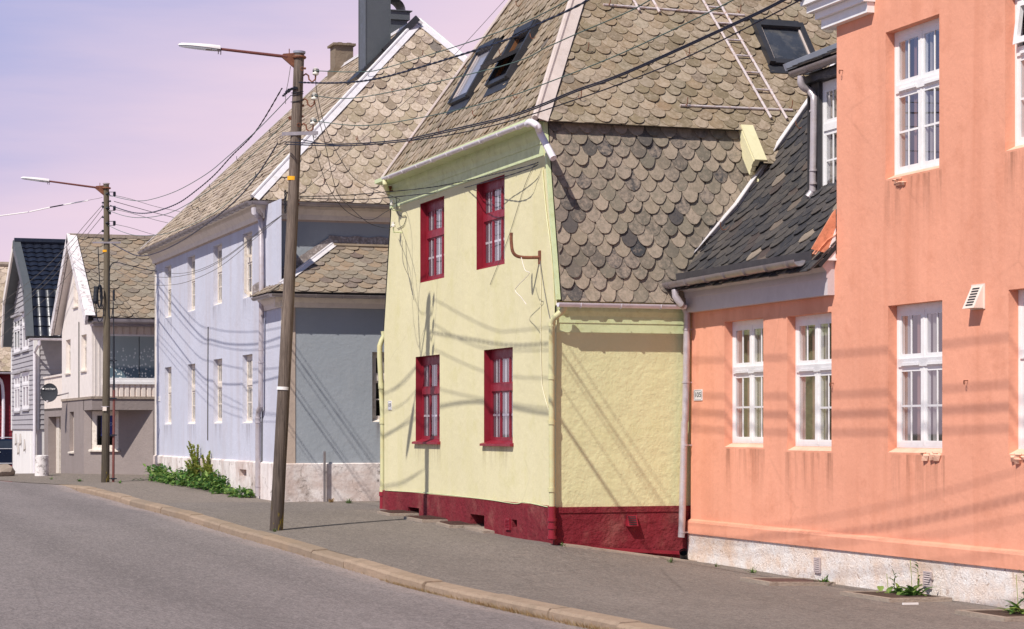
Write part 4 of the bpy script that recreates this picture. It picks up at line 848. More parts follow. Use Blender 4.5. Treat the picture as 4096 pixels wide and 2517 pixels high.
# chimney places
ct = onP(1463,290,c0,nf); CH = (ct.x,ct.x+.56,ct.y,ct.y+.58)
mb = MB(); Lr = aS1-aS0
slates(mb,c1,U_,vf,[(0,-.05),(Lr,-.05),(aS1-RS0,lf),(aS1-RS1,lf)],.27,.185,.12,.028,41); mb.build('front_slates', M['slate_blue'], br)
mb = MB(); slates(mb,c0,Vector((1,0,0)),vs,[(0,-.05),(bT-eT,-.05),(RT-eT,ls)],.29,.20,.20,.034,42); mb.build('hip_slates', M['slate_blue'], br)
mb = MB(); hipcap(mb,c0,d0,nf,ns,.05,.14,.04); mb.build('hip_flashing', M['trim_white'], br)
mb = MB(); hipcap(mb,c1,d1,nf,pln(c1,Vector((bT,aS1,zr0)),d1),.035,.03,.015); hipcap(mb,d1,d0,nf,Vector((-nf.x,0,nf.z)),.12,.12,.04); hipcap(mb,Vector((bT,aS0,zr0)),d0,Vector((-nf.x,0,nf.z)),ns,.1,.14,.04); mb.build('ridge_flashing', M['trim_white'], br)
rk = random.Random(8)
for v in (.9,.9,1.8,2.4,2.9,3.6,4.2,1.2,3.3,.5): hook1(c1+U_*rk.uniform(2,12)+vf*v+nf*.02,vf,nf,.2,br,'black')
for x,y in ((1687,222),(1567,375),(1425,565),(1293,735)): hook1(onP(x,y,c0,ns),vs,ns,.16,br)
# gutters
mb = MB(); A = c0+Vector((-.05,-.03,-.06)); B = c1+Vector((-.05,0,-.06)); mb.halfpipe(B,A,.075,.008,8); n = 24
for i in range(n): p = B.lerp(A,(i+.5)/n); mb.tube([p+Vector((.08*math.cos(t),0,.08*math.sin(t))) for t in [math.pi*(1+k/6) for k in range(7)]],.006,4)
A2 = c0+Vector((-.05,-.06,-.06)); B2 = A2+Vector((8.6,0,0)); mb.halfpipe(A2,B2,.075,.008,8)
for i in range(9): p = A2.lerp(B2,(i+.5)/9); mb.tube([p+Vector((0,-.08*math.cos(t),.08*math.sin(t))) for t in [math.pi*(1+k/6) for k in range(7)]],.006,4)
mb.build('gutter', M['zinc'], bh, smooth=True)
mb = MB(); T9 = TB-.09; P = [onT(1014,835,eT),onT(1016,850,eT),onT(1026,862,eT+.12),onT(1040,872,T9),onT(1044,900,T9),onT(1046,1200,T9),onT(1043,1560,T9),onT(1043,1625,T9),onT(1034,1645,T9),onT(1032,1670,T9),onT(1032,1985,T9)]; mb.tube(P,.055,10)
for y in (1400,1450,1672,1690,1945): p = onT(1044 if y < 1600 else 1032,y,T9); mb.tube([p-Vector((0,0,.015)),p+Vector((0,0,.015))],.066,10)
mb.build('downpipe', M['zinc_light'], bh, smooth=True)
def bc(name,pts,r,m):
    mb = MB(); mb.tube(cable([onT(x,y,TB-.02) for x,y in pts],r),r,5); mb.build(name,M[m],bh)
bc('wall_cable',[(832,1308),(831,1500),(830,1762)],.012,'wire_grey'); bc('wall_cable',[(1050,1100),(1049,1500),(1047,1850)],.012,'wire_grey')
# annex
zg = onT(1032,1178,TB-.3).z; ztp = onS(1400,985,B0).z; ax0 = TB-.25; ay0 = BA-.28; hx = onS(1332,985,B0).x
a0,a1,a2,a3 = Vector((ax0,ay0,zg)),Vector((ax0,B0,zg)),Vector((hx,B0,ztp)),Vector((19,B0,ztp)); nas = pln(a0,Vector((19,ay0,zg)),a2); naf = pln(a0,a1,a2)
mb = MB(); slab(mb,[a0,Vector((19,ay0,zg)),a3,a2],.05,nas); slab(mb,[a0,a1,a2],.05,naf); ar = mb.build('annex_roof', M['slate_deck'], bh)
va = Vector((0,B0-ay0,ztp-zg)).normalized(); la = (a2-a0).dot(va); mb = MB(); slates(mb,a0,Vector((1,0,0)),va,[(0,-.05),(7,-.05),(7,la),(hx-ax0,la)],.30,.20,.18,.032,51)
vaf = Vector((hx-ax0,0,ztp-zg)).normalized(); slates(mb,a1,U_,vaf,[(0,-.05),(B0-ay0,-.05),(0,(a2-a1).length)],.27,.18,.15,.024,52); mb.build('annex_slates', M['slate_warm'], ar)
mb = MB(); hipcap(mb,a0.lerp(a2,.12),a2,naf,nas,.04,.10,.032); mb.build('annex_hip_flashing', M['trim_white'], ar)
M['lead'] = paint('streaked_lead', (.26,.22,.21,1), .6, .1, .25, .2, (.62,.56,.55,1), .8, scale=9)
rk = random.Random(2); mb = MB(); tp = []; bt = []
for i in range(50): x = hx-.1+i*.07; tp.append((x,B0-.022,ztp+.20+.012*math.sin(i*.9)+rk.uniform(-.006,.006))); bt.append((x,B0-.03-.02*(i%2),ztp-.02))
mb.add(tp+bt,[(i,i+1,51+i,50+i) for i in range(49)]); tp = []; bt = []
for i in range(24): q = a1.lerp(a2,i/23*.98); tp.append(q+Vector((0,-.025,.22+rk.uniform(-.01,.01)))); bt.append(q+Vector((0,-.04,.0)))
mb.add(tp+bt,[(i,i+1,25+i,24+i) for i in range(23)]); mb.build('lead_flashing', M['lead'], ar)
mb = MB(); q = a2+Vector((0,-.03,.04)); mb.obox(q+Vector((3,-.03,-.03)),(3.0,0,0),(0,.05,.03),(0,-.012,.02)); mb.build('ridge_board', M['chimney_stone'], ar)
mb = MB(); A = a0+Vector((-.04,-.04,-.05)); mb.halfpipe(A+Vector((0,1.6,0)),A,.065,.007,8); mb.halfpipe(A,A+Vector((6,0,0)),.065,.007,8)
for i in range(10): p = A+Vector((.35+.55*i,0,0)); mb.tube([p+Vector((0,-.07*math.cos(t),.07*math.sin(t))) for t in [math.pi*(1+k/6) for k in range(7)]],.007,4)
mb.build('annex_gutter', M['zinc'], bh, smooth=True)
mb = MB(); prof = [(0,zg-.30),(-.03,zg-.30),(-.05,zg-.2),(-.12,zg-.12),(-.16,zg-.04),(0,zg-.04)]; mb.prism([(TB-.16,BA+y-.014,z) for y,z in prof],(8,0,0)); mb.prism([(TB+x-.014,BA-.1,z) for x,z in prof],(0,1.7,0)); mb.build('annex_cornice', M['cream_trim'], bh)
# chimneys
mb = MB(); x0,x1,y0,y1 = CH; zq = ct.z-.4; mb.bx((x0,y0,zq),(x1,y1,13.2))
for x,y in ((x0,y0),(x1,y0),(x0,y1)): mb.obox((x,y,(zq+13.2)/2),(.012,0,0),(0,.012,0),(0,0,(13.2-zq)/2))
mb.bx((x0-.08,y0-.08,13.2),(x1+.08,y1+.08,13.32))
ch = tag(mb.build('chimney', M['chimney_metal'], bh),'tall metal clad chimney'); mb = MB(); b_ = Vector((x0,y0,ct.z)); mb.obox(b_+Vector((-.12,.25,-.05)),vf*.18,(0,.45,0),nf*.05); mb.obox(b_+Vector((.28,-.06,.36)),vf*.5,(0,.05,0),nf*.05); mb.build('chimney_flashing', M['dark_metal'], ch)
mb = MB(); q = onP(1620,110,c0+nf*.06,nf); mb.obox(b_+Vector((.75,-.2,.85)),vf*.55,(0,.05,0),nf*.07); mb.build('roof_ladder_rail', M['dark_metal'], br)
p = onS(1629,45,50.0); mb = MB(); x1,zt3 = p.x,p.z; mb.bx((x1-.75,50,9.2),(x1,50.6,zt3-.22)); mb.bx((x1-.8,49.94,zt3-.22),(x1+.05,50.66,zt3-.02)); mb.bx((x1-.83,49.9,zt3-.02),(x1+.10,50.7,zt3+.0)); c2 = mb.build('chimney', M['chimney_metal'], bh); tag(c2,'shorter clad chimney with a round cowl')
mb = MB(); cx = x1-.36; ri = .31; ring = [(cx+ri*math.cos(t),zt3+.0+ri*math.sin(t)*.98) for t in [math.pi*k/14 for k in range(15)]]
mb.add([(a,49.97,z) for a,z in ring]+[(a,50.63,z) for a,z in ring],[(i,i+1,16+i,15+i) for i in range(14)]); mb.build('cowl', M['dark_metal'], c2, smooth=True)
mb = MB(); p = onS(1413,175,54.0); x1 = p.x; zt4 = p.z; mb.bx((x1-.47,54,10.2),(x1,54.5,zt4-.06)); mb.bx((x1-.53,53.95,10.2),(x1+.02,54.55,onS(1400,275,54).z)); 
for i in range(5): mb.bx((x1-.53+i*.118,53.93,zt4-.06),(x1-.53+i*.118+.112,54.57,zt4-.005+.012*(i%2)))
tag(mb.build('chimney', M['chimney_stone'], bh),'small rendered masonry chimney at the far end of the ridge')

# ================================================================== WHITE HOUSE with slate roof
TW = 8.8; WS0,WS1 = 62.0,68.4; z0w = 1.7-1.24
wh_ = thing('white_house','cream white house with a grey ground floor, peeling barge boards and glazed balcony','house',(TW,WS0,.45))
fW = FT(TW); fw2 = FS(WS0); zgf = onT(300,1595,TW).z; zE = onS(420,1271,61.4).z; zA = onD(280,955,64.4).z
F_ = [hole(263,282,1362,1495,TW),hole(325,346.5,1342,1485,TW),hole(294.5,312,1086,1231,TW)]; GH = [hole(278,295.6,1648,1808,TW)]
SMw = 65.15; clip = ccw([(WS0,zgf),(WS1,zgf),(WS1,zE-.1),(SMw,zA-.1),(WS0,zE-.1)])
mb = MB(); wall(mb,fW,WS0,WS1,zgf,zA,F_,.10,clip); mb.poly([(TW,WS1,-.5),(18,WS1,-.5),(18,WS1,zE),(TW,WS1,zE)]); mb.poly([(18,WS0,-.5),(18,WS1,-.5),(18,WS1,zE),(18,SMw,zA),(18,WS0,zE)]); mb.build('wall', M['cream_wood'], wh_)
mb = MB(); cA,cB = (TW,63.6),(10.5,62.0); wall(mb,fW,cA[1],WS1,-.5,zgf,GH,.2)
fdg = Fr((cA[0],cA[1],0),(cB[0]-cA[0],cB[1]-cA[1],0),(-(cB[1]-cA[1]),cB[0]-cA[0],0)); Ld = math.hypot(cB[0]-cA[0],cB[1]-cA[1])
def dgu(px): 
    t = (px-CX)/F; r = (sa+t*ca)/(ca-t*sa); return (r*cA[1]-cA[0])/((cB[0]-cA[0])-r*(cB[1]-cA[1]))*Ld
zb0 = onS(450,1640,WS0).z; u0,u1 = dgu(366),dgu(474); D_ = 62.4; za = CZ+(YH-1800)*D_/F; DH = (max(.2,u0),u1,za,zb0-.03); wall(mb,fdg,0,Ld,-.5,zb0,[DH],.05); wall(mb,fw2,10.5,18,-.5,zb0)
mb.prism([(TW,WS0,zb0),(TW,63.7,zb0),(TW+.2,63.7,zb0),(10.6,62.2,zb0),(10.6,WS0,zb0)],(0,0,zgf-zb0)); mb.prism([(10.6,WS0,zb0),(10.6,62.2,zb0),(18,62.2,zb0),(18,WS0,zb0)],(0,0,zgf-zb0)); tag(mb.build('ground_floor', M['grey_render'], wh_))
mb = MB(); mb.bx((TW-.03,WS0-.03,zgf-.05),(TW+.1,WS1,zgf+.02)); mb.bx((TW+.1,WS0-.03,zgf-.05),(18,WS0+.1,zgf+.02)); mb.build('floor_ledge', M['concrete'], wh_)
st = dict(mat='old_white',fw=.06,nc=1,tf=.7,tw=.06,mw=.05,sw=.04,bars=((0,0),(0,0)),top=.06,bot=.07,curt=((.05,.95,'curtain'),),room='room',sill=(.04,.04,.05,.03),sillmat='old_white')
for i,h in enumerate(F_): window(wh_,fW,h,.10,st,seed=80+i)
window(wh_,fW,GH[0],.12,dict(st,tf=None),seed=85)
sw_ = window(wh_,fdg,DH,.02,dict(st,fw=.10,tf=None,sw=.06,curt=(),sill=(.05,.05,.08,.02)),seed=86,name='shop_window')
M['poster_blue'] = paint('blue_poster', (.01,.03,.28,1), .5, 0, .1, 0); M['poster_ink'] = paint('poster_print', (.35,.55,.80,1), .5, 0, .05, 0)
mb = MB(); uu = (DH[0]+DH[1])/2+.05; zz = (DH[2]+DH[3])/2+.1; fbox(mb,fdg,uu-.33,uu+.30,zz-.26,zz+.38,.20,.21); po = mb.build('poster', M['poster_blue'], sw_); mb = MB(); text_mb(mb,'OS',fdg.p(uu+.05,zz+.08,.195),fdg.u,(0,0,1),.13,1,.001); fbox(mb,fdg,uu-.28,uu-.2,zz-.2,zz-.12,.196,.199); fbox(mb,fdg,uu-.28,uu-.02,zz+.24,zz+.28,.196,.199); mb.build('poster_print', M['poster_ink'], po)
# side: boarded strip, balcony with frosted screen
xa = onS(412,1400,WS0).x; zt5 = zE-.12; zbt = onS(500,1345,WS0).z; zgb = onS(500,1512,WS0).z; zr = onS(500,1530,WS0).z
mb = MB(); wall(mb,fw2,TW,xa,zgf,zE-.05); 
for i in range(9): x = TW+.08+i*.115; fbox(mb,fw2,x,x+.02,zgf+.05,zE-.06,-.012,-.001) if x < xa-.03 else None
mb.build('boarded_strip', M['cream_wood'], wh_)
M['corrugated'] = paint('cream_corrugated_sheet', (.80,.70,.63,1), .5, 0, .05, .02, (.6,.5,.45,1), .3)
def corr(fr,u0,u1,z0,z1,pit,dp):
    mb = MB(); pts = []; u = u0
    while u < u1: pts += [(u,0),(u+pit*.62,0),(u+pit*.72,dp),(u+pit*.9,dp)]; u += pit
    n = len(pts); mb.add([fr.p(u,z0,d) for u,d in pts]+[fr.p(u,z1,d) for u,d in pts],[(i,i+1,n+i+1,n+i) for i in range(n-1)]); return mb
corr(fw2,xa,18,zgf,zr-.05,.155,.04).build('balcony_parapet', M['corrugated'], wh_); corr(fw2,xa,18,zbt+.05,zE-.05,.2,.03).build('balcony_header', M['corrugated'], wh_)
mb = MB(); mb.bx((xa,WS0-.05,zr-.05),(18,WS0+.06,zr+.03)); mb.bx((xa,WS0-.03,zr+.03),(18,WS0+.04,zgb+.0)); mb.bx((xa,WS0-.02,zbt),(18,WS0+.05,zbt+.05)); mb.build('balcony_rail', M['white_paint'], wh_)
mb = MB(); x = xa
while x < 17: mb.bx((x+.008,WS0+.01,zgb),(x+1.0,WS0+.022,zbt)); x += 1.012
mb.build('balcony_screen', M['frosted'], wh_); mb = MB(); mb.bx((xa,WS0+.3,zgf),(18,WS0+.32,zE)); mb.build('balcony_shade', M['room_pale'], wh_)
# roof
eS0,eS1,vT = 61.35,68.95,8.6; q0,q1,qr = Vector((vT,eS0,zE)),Vector((vT,eS1,zE)),Vector((vT,SMw,zA+.05)); X9 = Vector((9.5,0,0)); nw = pln(q0,q0+X9,qr); vw = (qr-q0).normalized()
mb = MB(); slab(mb,[q0,q0+X9,qr+X9,qr],.06,nw); slab(mb,[q1,qr,qr+X9,q1+X9],.06,None); rf = mb.build('roof', M['slate_deck'], wh_)
mb = MB(); slates(mb,q0,Vector((1,0,0)),vw,[(.12,-.03),(7.5,-.03),(7.5,(qr-q0).length),(.12,(qr-q0).length)],.36,.22,.20,.038,61); mb.build('slates', M['slate_warm'], rf)
mb = MB(); x = vT
while x < 17: mb.obox(qr+Vector((x-vT+.27,0,.05)),(.265,0,0),(0,.11,0),(0,0,.05)); x += .54
mb.build('ridge_stone', M['concrete'], rf)
mb = MB(); 
for a,b in ((q0,qr),(q1,qr)):
    d = (b-a).normalized(); n_ = Vector((0,-d.z,d.y)); n_ = n_ if n_.z > 0 else -n_; mb.obox((a+b)/2+Vector((-.04,0,0))-n_*.06,(b-a)/2+d*.05,n_*.15,(.04,0,0)); mb.obox((a+b)/2+Vector((.06,0,0))+n_*.09,(b-a)/2+d*.05,n_*.012,(.13,0,0))
mb.build('barge_board', M['peel_board'], rf)
mb = MB()
for a,b in ((q0,qr),(q1,qr)):
    d = (b-a).normalized(); n_ = Vector((0,-d.z,d.y)); n_ = n_ if n_.z > 0 else -n_; mb.obox((a+b)/2+Vector((.12,0,0))-n_*.2,(b-a)/2,n_*.03,(.10,0,0))
mb.build('soffit', M['cream_wood'], rf)
mb = MB(); mb.bx((vT+.15,eS0-.02,zE-.20),(18,eS0+.02,zE-.02)); mb.bx((vT+.15,eS0+.02,zE-.22),(18,WS0,zE-.17)); mb.halfpipe(Vector((vT+.1,eS0-.09,zE-.10)),Vector((18,eS0-.09,zE-.10)),.06,.007,8); mb.build('eaves_gutter', M['soffit_grey'] if 'soffit_grey' in M else M['zinc'], wh_)
mb = MB(); mb.tube([fW.p(onT(318,1288,TW).y,onT(318,1288,TW).z,-.02),fW.p(onT(318,1288,TW).y,zgf,-.02)],.015,5); mb.build('wall_cable', M['wire_grey'], wh_)
# porch link with its doorway
PT = TW+.12; y0p,y1p = WS1+.01,73.8; fpz = FT(PT); zpt = onT(180,1518,PT).z; zpm = onT(180,1636,PT).z; ztop = onT(246,1505,PT).z
lk = thing('porch','low porch with a cream boarded top and a grey doorway between two houses','porch',(PT,y0p,.2))
dh = hole(193,243,1668,1890,PT); mb = MB(); wall(mb,fpz,y0p,y1p,-.6,zpm,[(dh[0],dh[1],-.6,dh[3])],.9); mb.poly([(PT+.9,y0p,-.6),(PT+.9,y1p,-.6),(PT+.9,y1p,zpm),(PT+.9,y0p,zpm)]); mb.poly([(PT,y0p,zpm),(PT,y1p,zpm),(PT+3,y1p,zpm),(PT+3,y0p,zpm)]); mb.build('porch_wall', M['grey_render'], lk)
mb = corr(fpz,y0p,y1p,zpm-.08,zpt+.02,.12,.02); fbox(mb,fpz,y0p,y1p,zpt+.02,zpt+.08,-.04,3.0); fbox(mb,fpz,y0p,y1p,zpm,zpt,.02,3.0); mb.build('porch_top', M['corrugated'], lk)
mb = MB(); ua,ub = onT(236,1750,PT+.25).y,onT(221,1750,PT+.25).y; fbox(mb,fpz,ua,ub,-.6,dh[3],.25,.31); fbox(mb,fpz,dh[0]+.01,dh[0]+.16,-.6,dh[3],.02,.06); mb.build('porch_door', M['old_white'], lk)

# ================================================================== GREY CLAPBOARD HOUSE with black tiled gambrel
TG = 8.7; GS0,GS1 = 74.5,81.4
gk = thing('grey_clapboard_house','grey clapboard house with a black tiled gambrel roof and white foundation','house',(TG,GS0,.2))
fG = FT(TG); fg2 = FS(GS0); zfd = 1.7+.02; D7 = 73.0; zk = CZ+(YH-1160)*D7/F; zke = CZ+(YH-1347)*72.6/F; zkr = CZ+(YH-972)*76/F; gm = (GS0+GS1)/2
GWn = [hole(58.5,82.5,1275,1416,TG),hole(92,117,1255,1406,TG),hole(59.5,82.5,1501,1648,TG),hole(92,118,1491,1640,TG)]
def clap(fr,u0,u1,z0,z1,holes,pit,clip=None):
    mb = MB(); z = z0
    while z < z1:
        zz = min(z+pit,z1); cuts = sorted({u0,u1,*[h[0] for h in holes],*[h[1] for h in holes]})
        for a,b in zip(cuts,cuts[1:]):
            m = (a+b)/2
            if any(h[0]<m<h[1] and h[2]-.02<(z+zz)/2<h[3]+.02 for h in holes): continue
            q = [(a,z),(b,z),(b,zz),(a,zz)]; q = clip2(q,clip) if clip else q
            if len(q) < 3: continue
            f = lambda p: fr.p(p[0],p[1],-.028*(1-(p[1]-z)/pit)); n = len(q); mb.poly([f(p) for p in q]); lo = [p for p in q if abs(p[1]-z) < 1e-6]
            if len(lo) == 2: mb.poly([f(lo[0]),f(lo[1]),fr.p(lo[1][0],z,0),fr.p(lo[0][0],z,0)])
        z = zz
    return mb
clip = ccw([(GS0,zfd),(GS1,zfd),(GS1,zke),(GS1-.5,zk-.2),(gm,zkr-.3),(GS0+.5,zk-.2),(GS0,zke)])
mb = clap(fG,GS0,GS1,zfd,zkr,GWn,.165,clip); mb.poly([(TG,GS1,-.5),(18,GS1,-.5),(18,GS1,zke),(TG,GS1,zke)]); 
for h in GWn: reveal_faces(mb,fG,h,.04)
mb.build('wall', M['grey_wood'], gk); clap(fg2,TG,18,zfd,zke,[],.165).build('side_wall', M['grey_wood'], gk)
mb = MB(); fbox(mb,fG,GS0+.02,GS1-.02,-.7,zfd,.02,.3); fbox(mb,fg2,TG+.3,18,-.7,zfd,.02,.3); fbox(mb,fG,GS0+1.4,GS0+1.44,-.6,zfd-.02,.005,.021); mb.build('foundation', M['white_render'], gk)
mb = MB(); fbox(mb,fG,GS0-.02,GS0+.16,zfd-.05,zke,-.045,.02); fbox(mb,fg2,TG-.045,TG+.14,zfd-.05,zke,-.045,.0); fbox(mb,fG,GS1-.1,GS1+.03,zfd-.05,zke,-.045,.02); mb.build('corner_board', M['white_paint'], gk)
M['grey_render2'] = paint('exposed_render', (.55,.50,.47,1), .9, 0, .1, .3)
st = dict(mat='white_paint',fw=.09,nc=2,tf=.7,tw=.07,mw=.07,sw=.06,bars=((0,0),(0,0)),top=.08,bot=.08,curt=((.05,.95,'curtain'),),room='room',sill=(.05,.05,.08,.03),sillmat='grey_wood')
for i,h in enumerate(GWn):
    w = window(gk,fG,h,-.03,st,seed=90+i); mb = MB(); fbox(mb,fG,h[0]-.06,h[1]+.06,h[3]+.02,h[3]+.09,-.14,0); mb.build('window_hood', M['grey_wood'], w)
mb = MB(); rk = random.Random(6)
for i,px in enumerate((66,76,84,101)):
    y = onT(px,1760,TG).y; z = onT(px,1735+ (i%2)*22+(14 if i == 1 else 0),TG).z; mb.prism([(TG,y,z),(TG-.0,y+.16,z-.42),(TG,y-.02,z-.34)],(-.05,0,0))
mb.build('broken_render', M['grey_render2'], gk)
def tiles(mb, O, U, V, W_, L, pw=.30, pl=.36, amp=.028):
    O,U,V = Vector(O),U.normalized(),V.normalized(); N = U.cross(V); N = N if N.z > 0 else -N; n = int(W_/pw*8); rws = int(L/pl+.99)
    for r in range(rws):
        v0,v1 = r*pl,min(L,(r+1)*pl); P = []
        for v,h in ((v0,-.0),(v0,.05),(v1,.012)):
            for k in range(n+1):
                u = W_*k/n; c = (u/pw)%1; bump = amp*(math.sin(math.pi*min(c/.72,1))**.6 if c < .72 else -.25*math.sin(math.pi*(c-.72)/.28)); P.append(O+U*u+V*v+N*(bump*(0 if h < 0 else 1)+h))
        m = n+1; mb.add(P,[(j*m+k,j*m+k+1,(j+1)*m+k+1,(j+1)*m+k) for j in range(2) for k in range(n)])
vG = 8.35; gs = [(73.55,zke),(74.25,zk),(77.4+.1,zkr)]; Wt = 9.5
mb = MB(); tm = MB()
for (sa0,za0),(sb0,zb0_) in zip(gs,gs[1:]):
    a,b = Vector((vG,sa0,za0)),Vector((vG,sb0,zb0_)); slab(mb,[a,b,b+Vector((Wt,0,0)),a+Vector((Wt,0,0))],.08,None); tiles(tm,a+Vector((.1,0,.0)),Vector((1,0,0)),b-a,Wt-.1,(b-a).length)
    a2,b2 = a.copy(),b.copy(); a2.y = 2*77.5-a.y; b2.y = 2*77.5-b.y; slab(mb,[a2,b2,b2+Vector((Wt,0,0)),a2+Vector((Wt,0,0))],.08,None)
rf = mb.build('roof', M['dark_metal'], gk); tm.build('roof_tiles', M['tile_black'], rf)
mb = MB(); mb.tube([(vG,77.5,zkr+.05),(vG+Wt,77.5,zkr+.05)],.13,8); mb.build('ridge_cap', M['tile_black'], rf)
vb = MB(); vs2 = MB()
for m in (0,1):
    for (sa0,za0),(sb0,zb0_) in zip(gs,gs[1:]):
        if m: sa0,sb0 = 155-sa0,155-sb0
        a,b = Vector((vG,sa0,za0)),Vector((vG,sb0,zb0_)); d = (b-a).normalized(); n_ = Vector((0,-d.z,d.y)); n_ = n_ if n_.z > 0 else -n_
        (vb if not m else vs2).obox((a+b)/2-n_*.07+Vector((-.02,0,0)),(b-a)/2+d*.03,n_*.14,(.03,0,0)); vb.obox((a+b)/2+n_*.07+Vector((.08,0,0)),(b-a)/2+d*.03,n_*.02,(.12,0,0))
        vb.obox((a+b)/2-n_*.17+Vector((.2,0,0)),(b-a)/2,n_*.02,(.2,0,0))
vb.build('verge_board', M['soffit_grey'] if 'soffit_grey' in M else M['chimney_metal'], rf); vs2.build('white_verge_board', M['cream_wood'], rf)
mb = MB(); A = Vector((vG+.05,73.5,zke-.06)); mb.halfpipe(A,A+Vector((9,0,0)),.07,.008,8); mb.tube([A+Vector((.32,.0,-.05)),A+Vector((.32,.0,-.2)),(TG-.02,GS0-.1,zke-.5),(TG-.02,GS0-.1,-.2)],.05,8); mb.build('gutter', M['pipe_white'], gk, smooth=True)

# ================================================================== FAR RED HOUSE
rh = thing('red_house','dark red boarded house with a pale slate roof behind the parked car','house',(7.5,112,-.1))
fR = FS(112.0); zE2 = CZ+(YH-1486)*109.6/F; clap(fR,7.5,20,-1,zE2,[],.2).build('wall', M['red_boards'], rh)
mb = MB(); mb.poly([(7.5,112,-1),(7.5,120,-1),(7.5,120,zE2),(7.5,116,zE2+5.4),(7.5,112,zE2)]); mb.poly([(20,112,-1),(20,120,-1),(20,120,zE2),(20,116,zE2+5.4),(20,112,zE2)]); mb.poly([(7.5,120,-1),(20,120,-1),(20,120,zE2),(7.5,120,zE2)]); mb.build('end_wall', M['red_boards'], rh)
q0,qr = Vector((7.2,111.3,zE2)),Vector((7.2,116,zE2+5.5)); X9 = Vector((13,0,0)); mb = MB(); slab(mb,[q0,q0+X9,qr+X9,qr],.08,None); q1 = Vector((7.2,120.7,zE2)); slab(mb,[q1,qr,qr+X9,q1+X9],.08,None); rf = mb.build('roof', M['slate_deck'], rh)
mb = MB(); slates(mb,q0,Vector((1,0,0)),qr-q0,[(0,-.03),(7,-.03),(7,(qr-q0).length),(0,(qr-q0).length)],.40,.26,.24,.035,71); mb.build('slates', M['slate_blue'], rf)
mb = MB(); mb.tube([qr+Vector((0,0,.1)),qr+X9+Vector((0,0,.1))],.14,8); mb.build('ridge_cap', M['concrete'], rf)
mb = MB(); mb.halfpipe(q0+Vector((0,-.06,-.06)),q0+X9+Vector((0,-.06,-.06)),.09,.01,8); p = onS(2,1520,111.8); mb.tube(cable([Vector((p.x-.6,111.3,zE2-.1)),Vector((p.x-.5,111.5,zE2-.35)),Vector((p.x+.10,111.85,zE2-.7)),Vector((p.x+.12,111.85,.5)),Vector((p.x+.12,111.85,-.4))],1),.08,8); mb.build('downpipe', M['pipe_white'], rh, smooth=True)
# ================================================================== UTILITY POLES
def pole(base, top, r0, r1, mat, bend=0.03):
    mb = MB(); pts = []; rs = []; n = 14; base,top = Vector(base),Vector(top)
    for i in range(n+1):
        t = i/n; p = base.lerp(top,t)+Vector((bend*math.sin(math.pi*t)*.6,bend*math.sin(2*math.pi*t)*.3,0)); pts.append(p); rs.append((r0+(r1-r0)*t)*(1+.012*math.sin(i*2.3)))
    pts.insert(0,base-Vector((0,0,.6))); rs.insert(0,r0); mb.tube(pts,rs,18); return mb,pts[1:],rs[1:]
PB = onG(1105,2122); PD = PB.x*sa+PB.y*ca; PTp = onD(1197,212,PD+.1); H1 = PTp.z-PB.z
def pp1(py):   # pole axis at the height seen at image row py
    zz = CZ+(YH-py)*PD/F; return PB.lerp(PTp,(zz-PB.z)/H1)
p1 = thing('utility_pole','weathered grey wooden utility pole at the kerb before the green house','utility pole',PB,'wooden utility poles along the street')
mb,_,_ = pole(PB,PTp,.108,.082,'pole'); sh_ = mb.build('pole_shaft', M['pole'], p1, smooth=True)
def band(parent,p,d,r,h,mat,name):
    mb = MB(); d = Vector(d).normalized(); mb.tube([p-d*h/2,p+d*h/2],r,18); return mb.build(name, M[mat], parent, smooth=True)
ax1 = (PTp-PB).normalized()
band(p1,pp1(713),ax1,.0955,.062,'yellow','yellow_band'); band(p1,pp1(1554),ax1,.1025,.05,'white_band','white_band')
mb = MB(); mb.tube([PTp-ax1*.01,PTp+ax1*.025],[.098,.102],18); mb.build('pole_cap', M['trim_blue'], p1, smooth=True)
RT_ = Vector((ca,-sa,0)); LF_ = -RT_      # towards picture right / left in the street
def insul(mbH, mbI, mbT, p, out, s=1.0):
    """curved hook with a porcelain bell on its end"""
    out = Vector(out).normalized(); Z = Vector((0,0,1))
    mbH.tube([p, p+out*.05*s+Z*.03*s, p+out*.09*s+Z*.0, p+out*.10*s-Z*.06*s, p+out*.15*s-Z*.10*s, p+out*.20*s-Z*.06*s, p+out*.205*s], .013*s, 7)
    q = p+out*.205*s; mbI.tube([q,q+Z*.02*s,q+Z*.045*s,q+Z*.05*s,q+Z*.085*s,q+Z*.10*s,q+Z*.115*s],[.03*s,.052*s,.046*s,.028*s,.030*s,.04*s,.02*s],10)
    mbT.tube([q+Z*.065*s-out*.04*s,q+Z*.07*s+out*.05*s],.030*s,7); return q+Z*.07*s
ATT = []
for y in (300,400,500):
    mh,mi,mt = MB(),MB(),MB(); p = pp1(y)+RT_*.075; ATT.append(insul(mh,mi,mt,p,RT_+Vector((0,-.25,0)),1.05))
    h_ = mh.build('insulator_hook', M['rust'], p1, smooth=True); mi.build('insulator', M['porcelain'], h_, smooth=True); mt.build('wire_tie', M['black'], h_)
mb = MB(); a = pp1(535)+Vector((0,0,0)); dr_ = RT_+Vector((.2,-.35,0)); dr_.normalize(); mb.obox(a-Vector((.0,.11,0))+dr_*.05,dr_*.30,(0,0,.028),dr_.cross(Vector((0,0,1)))*.008)
for k in (-.26,.30): q = a-Vector((.0,.11,.0))+dr_*k; mb.tube([q+Vector((0,0,-.05))+Vector((.0*math.cos(t),.0,0))+dr_*.022*math.sin(t)+Vector((0,0,.022*math.cos(t))) for t in [6.28*j/8 for j in range(9)]],.007,5)
mb.build('cross_arm', M['zinc'], p1)
mb = MB(); q = pp1(345)
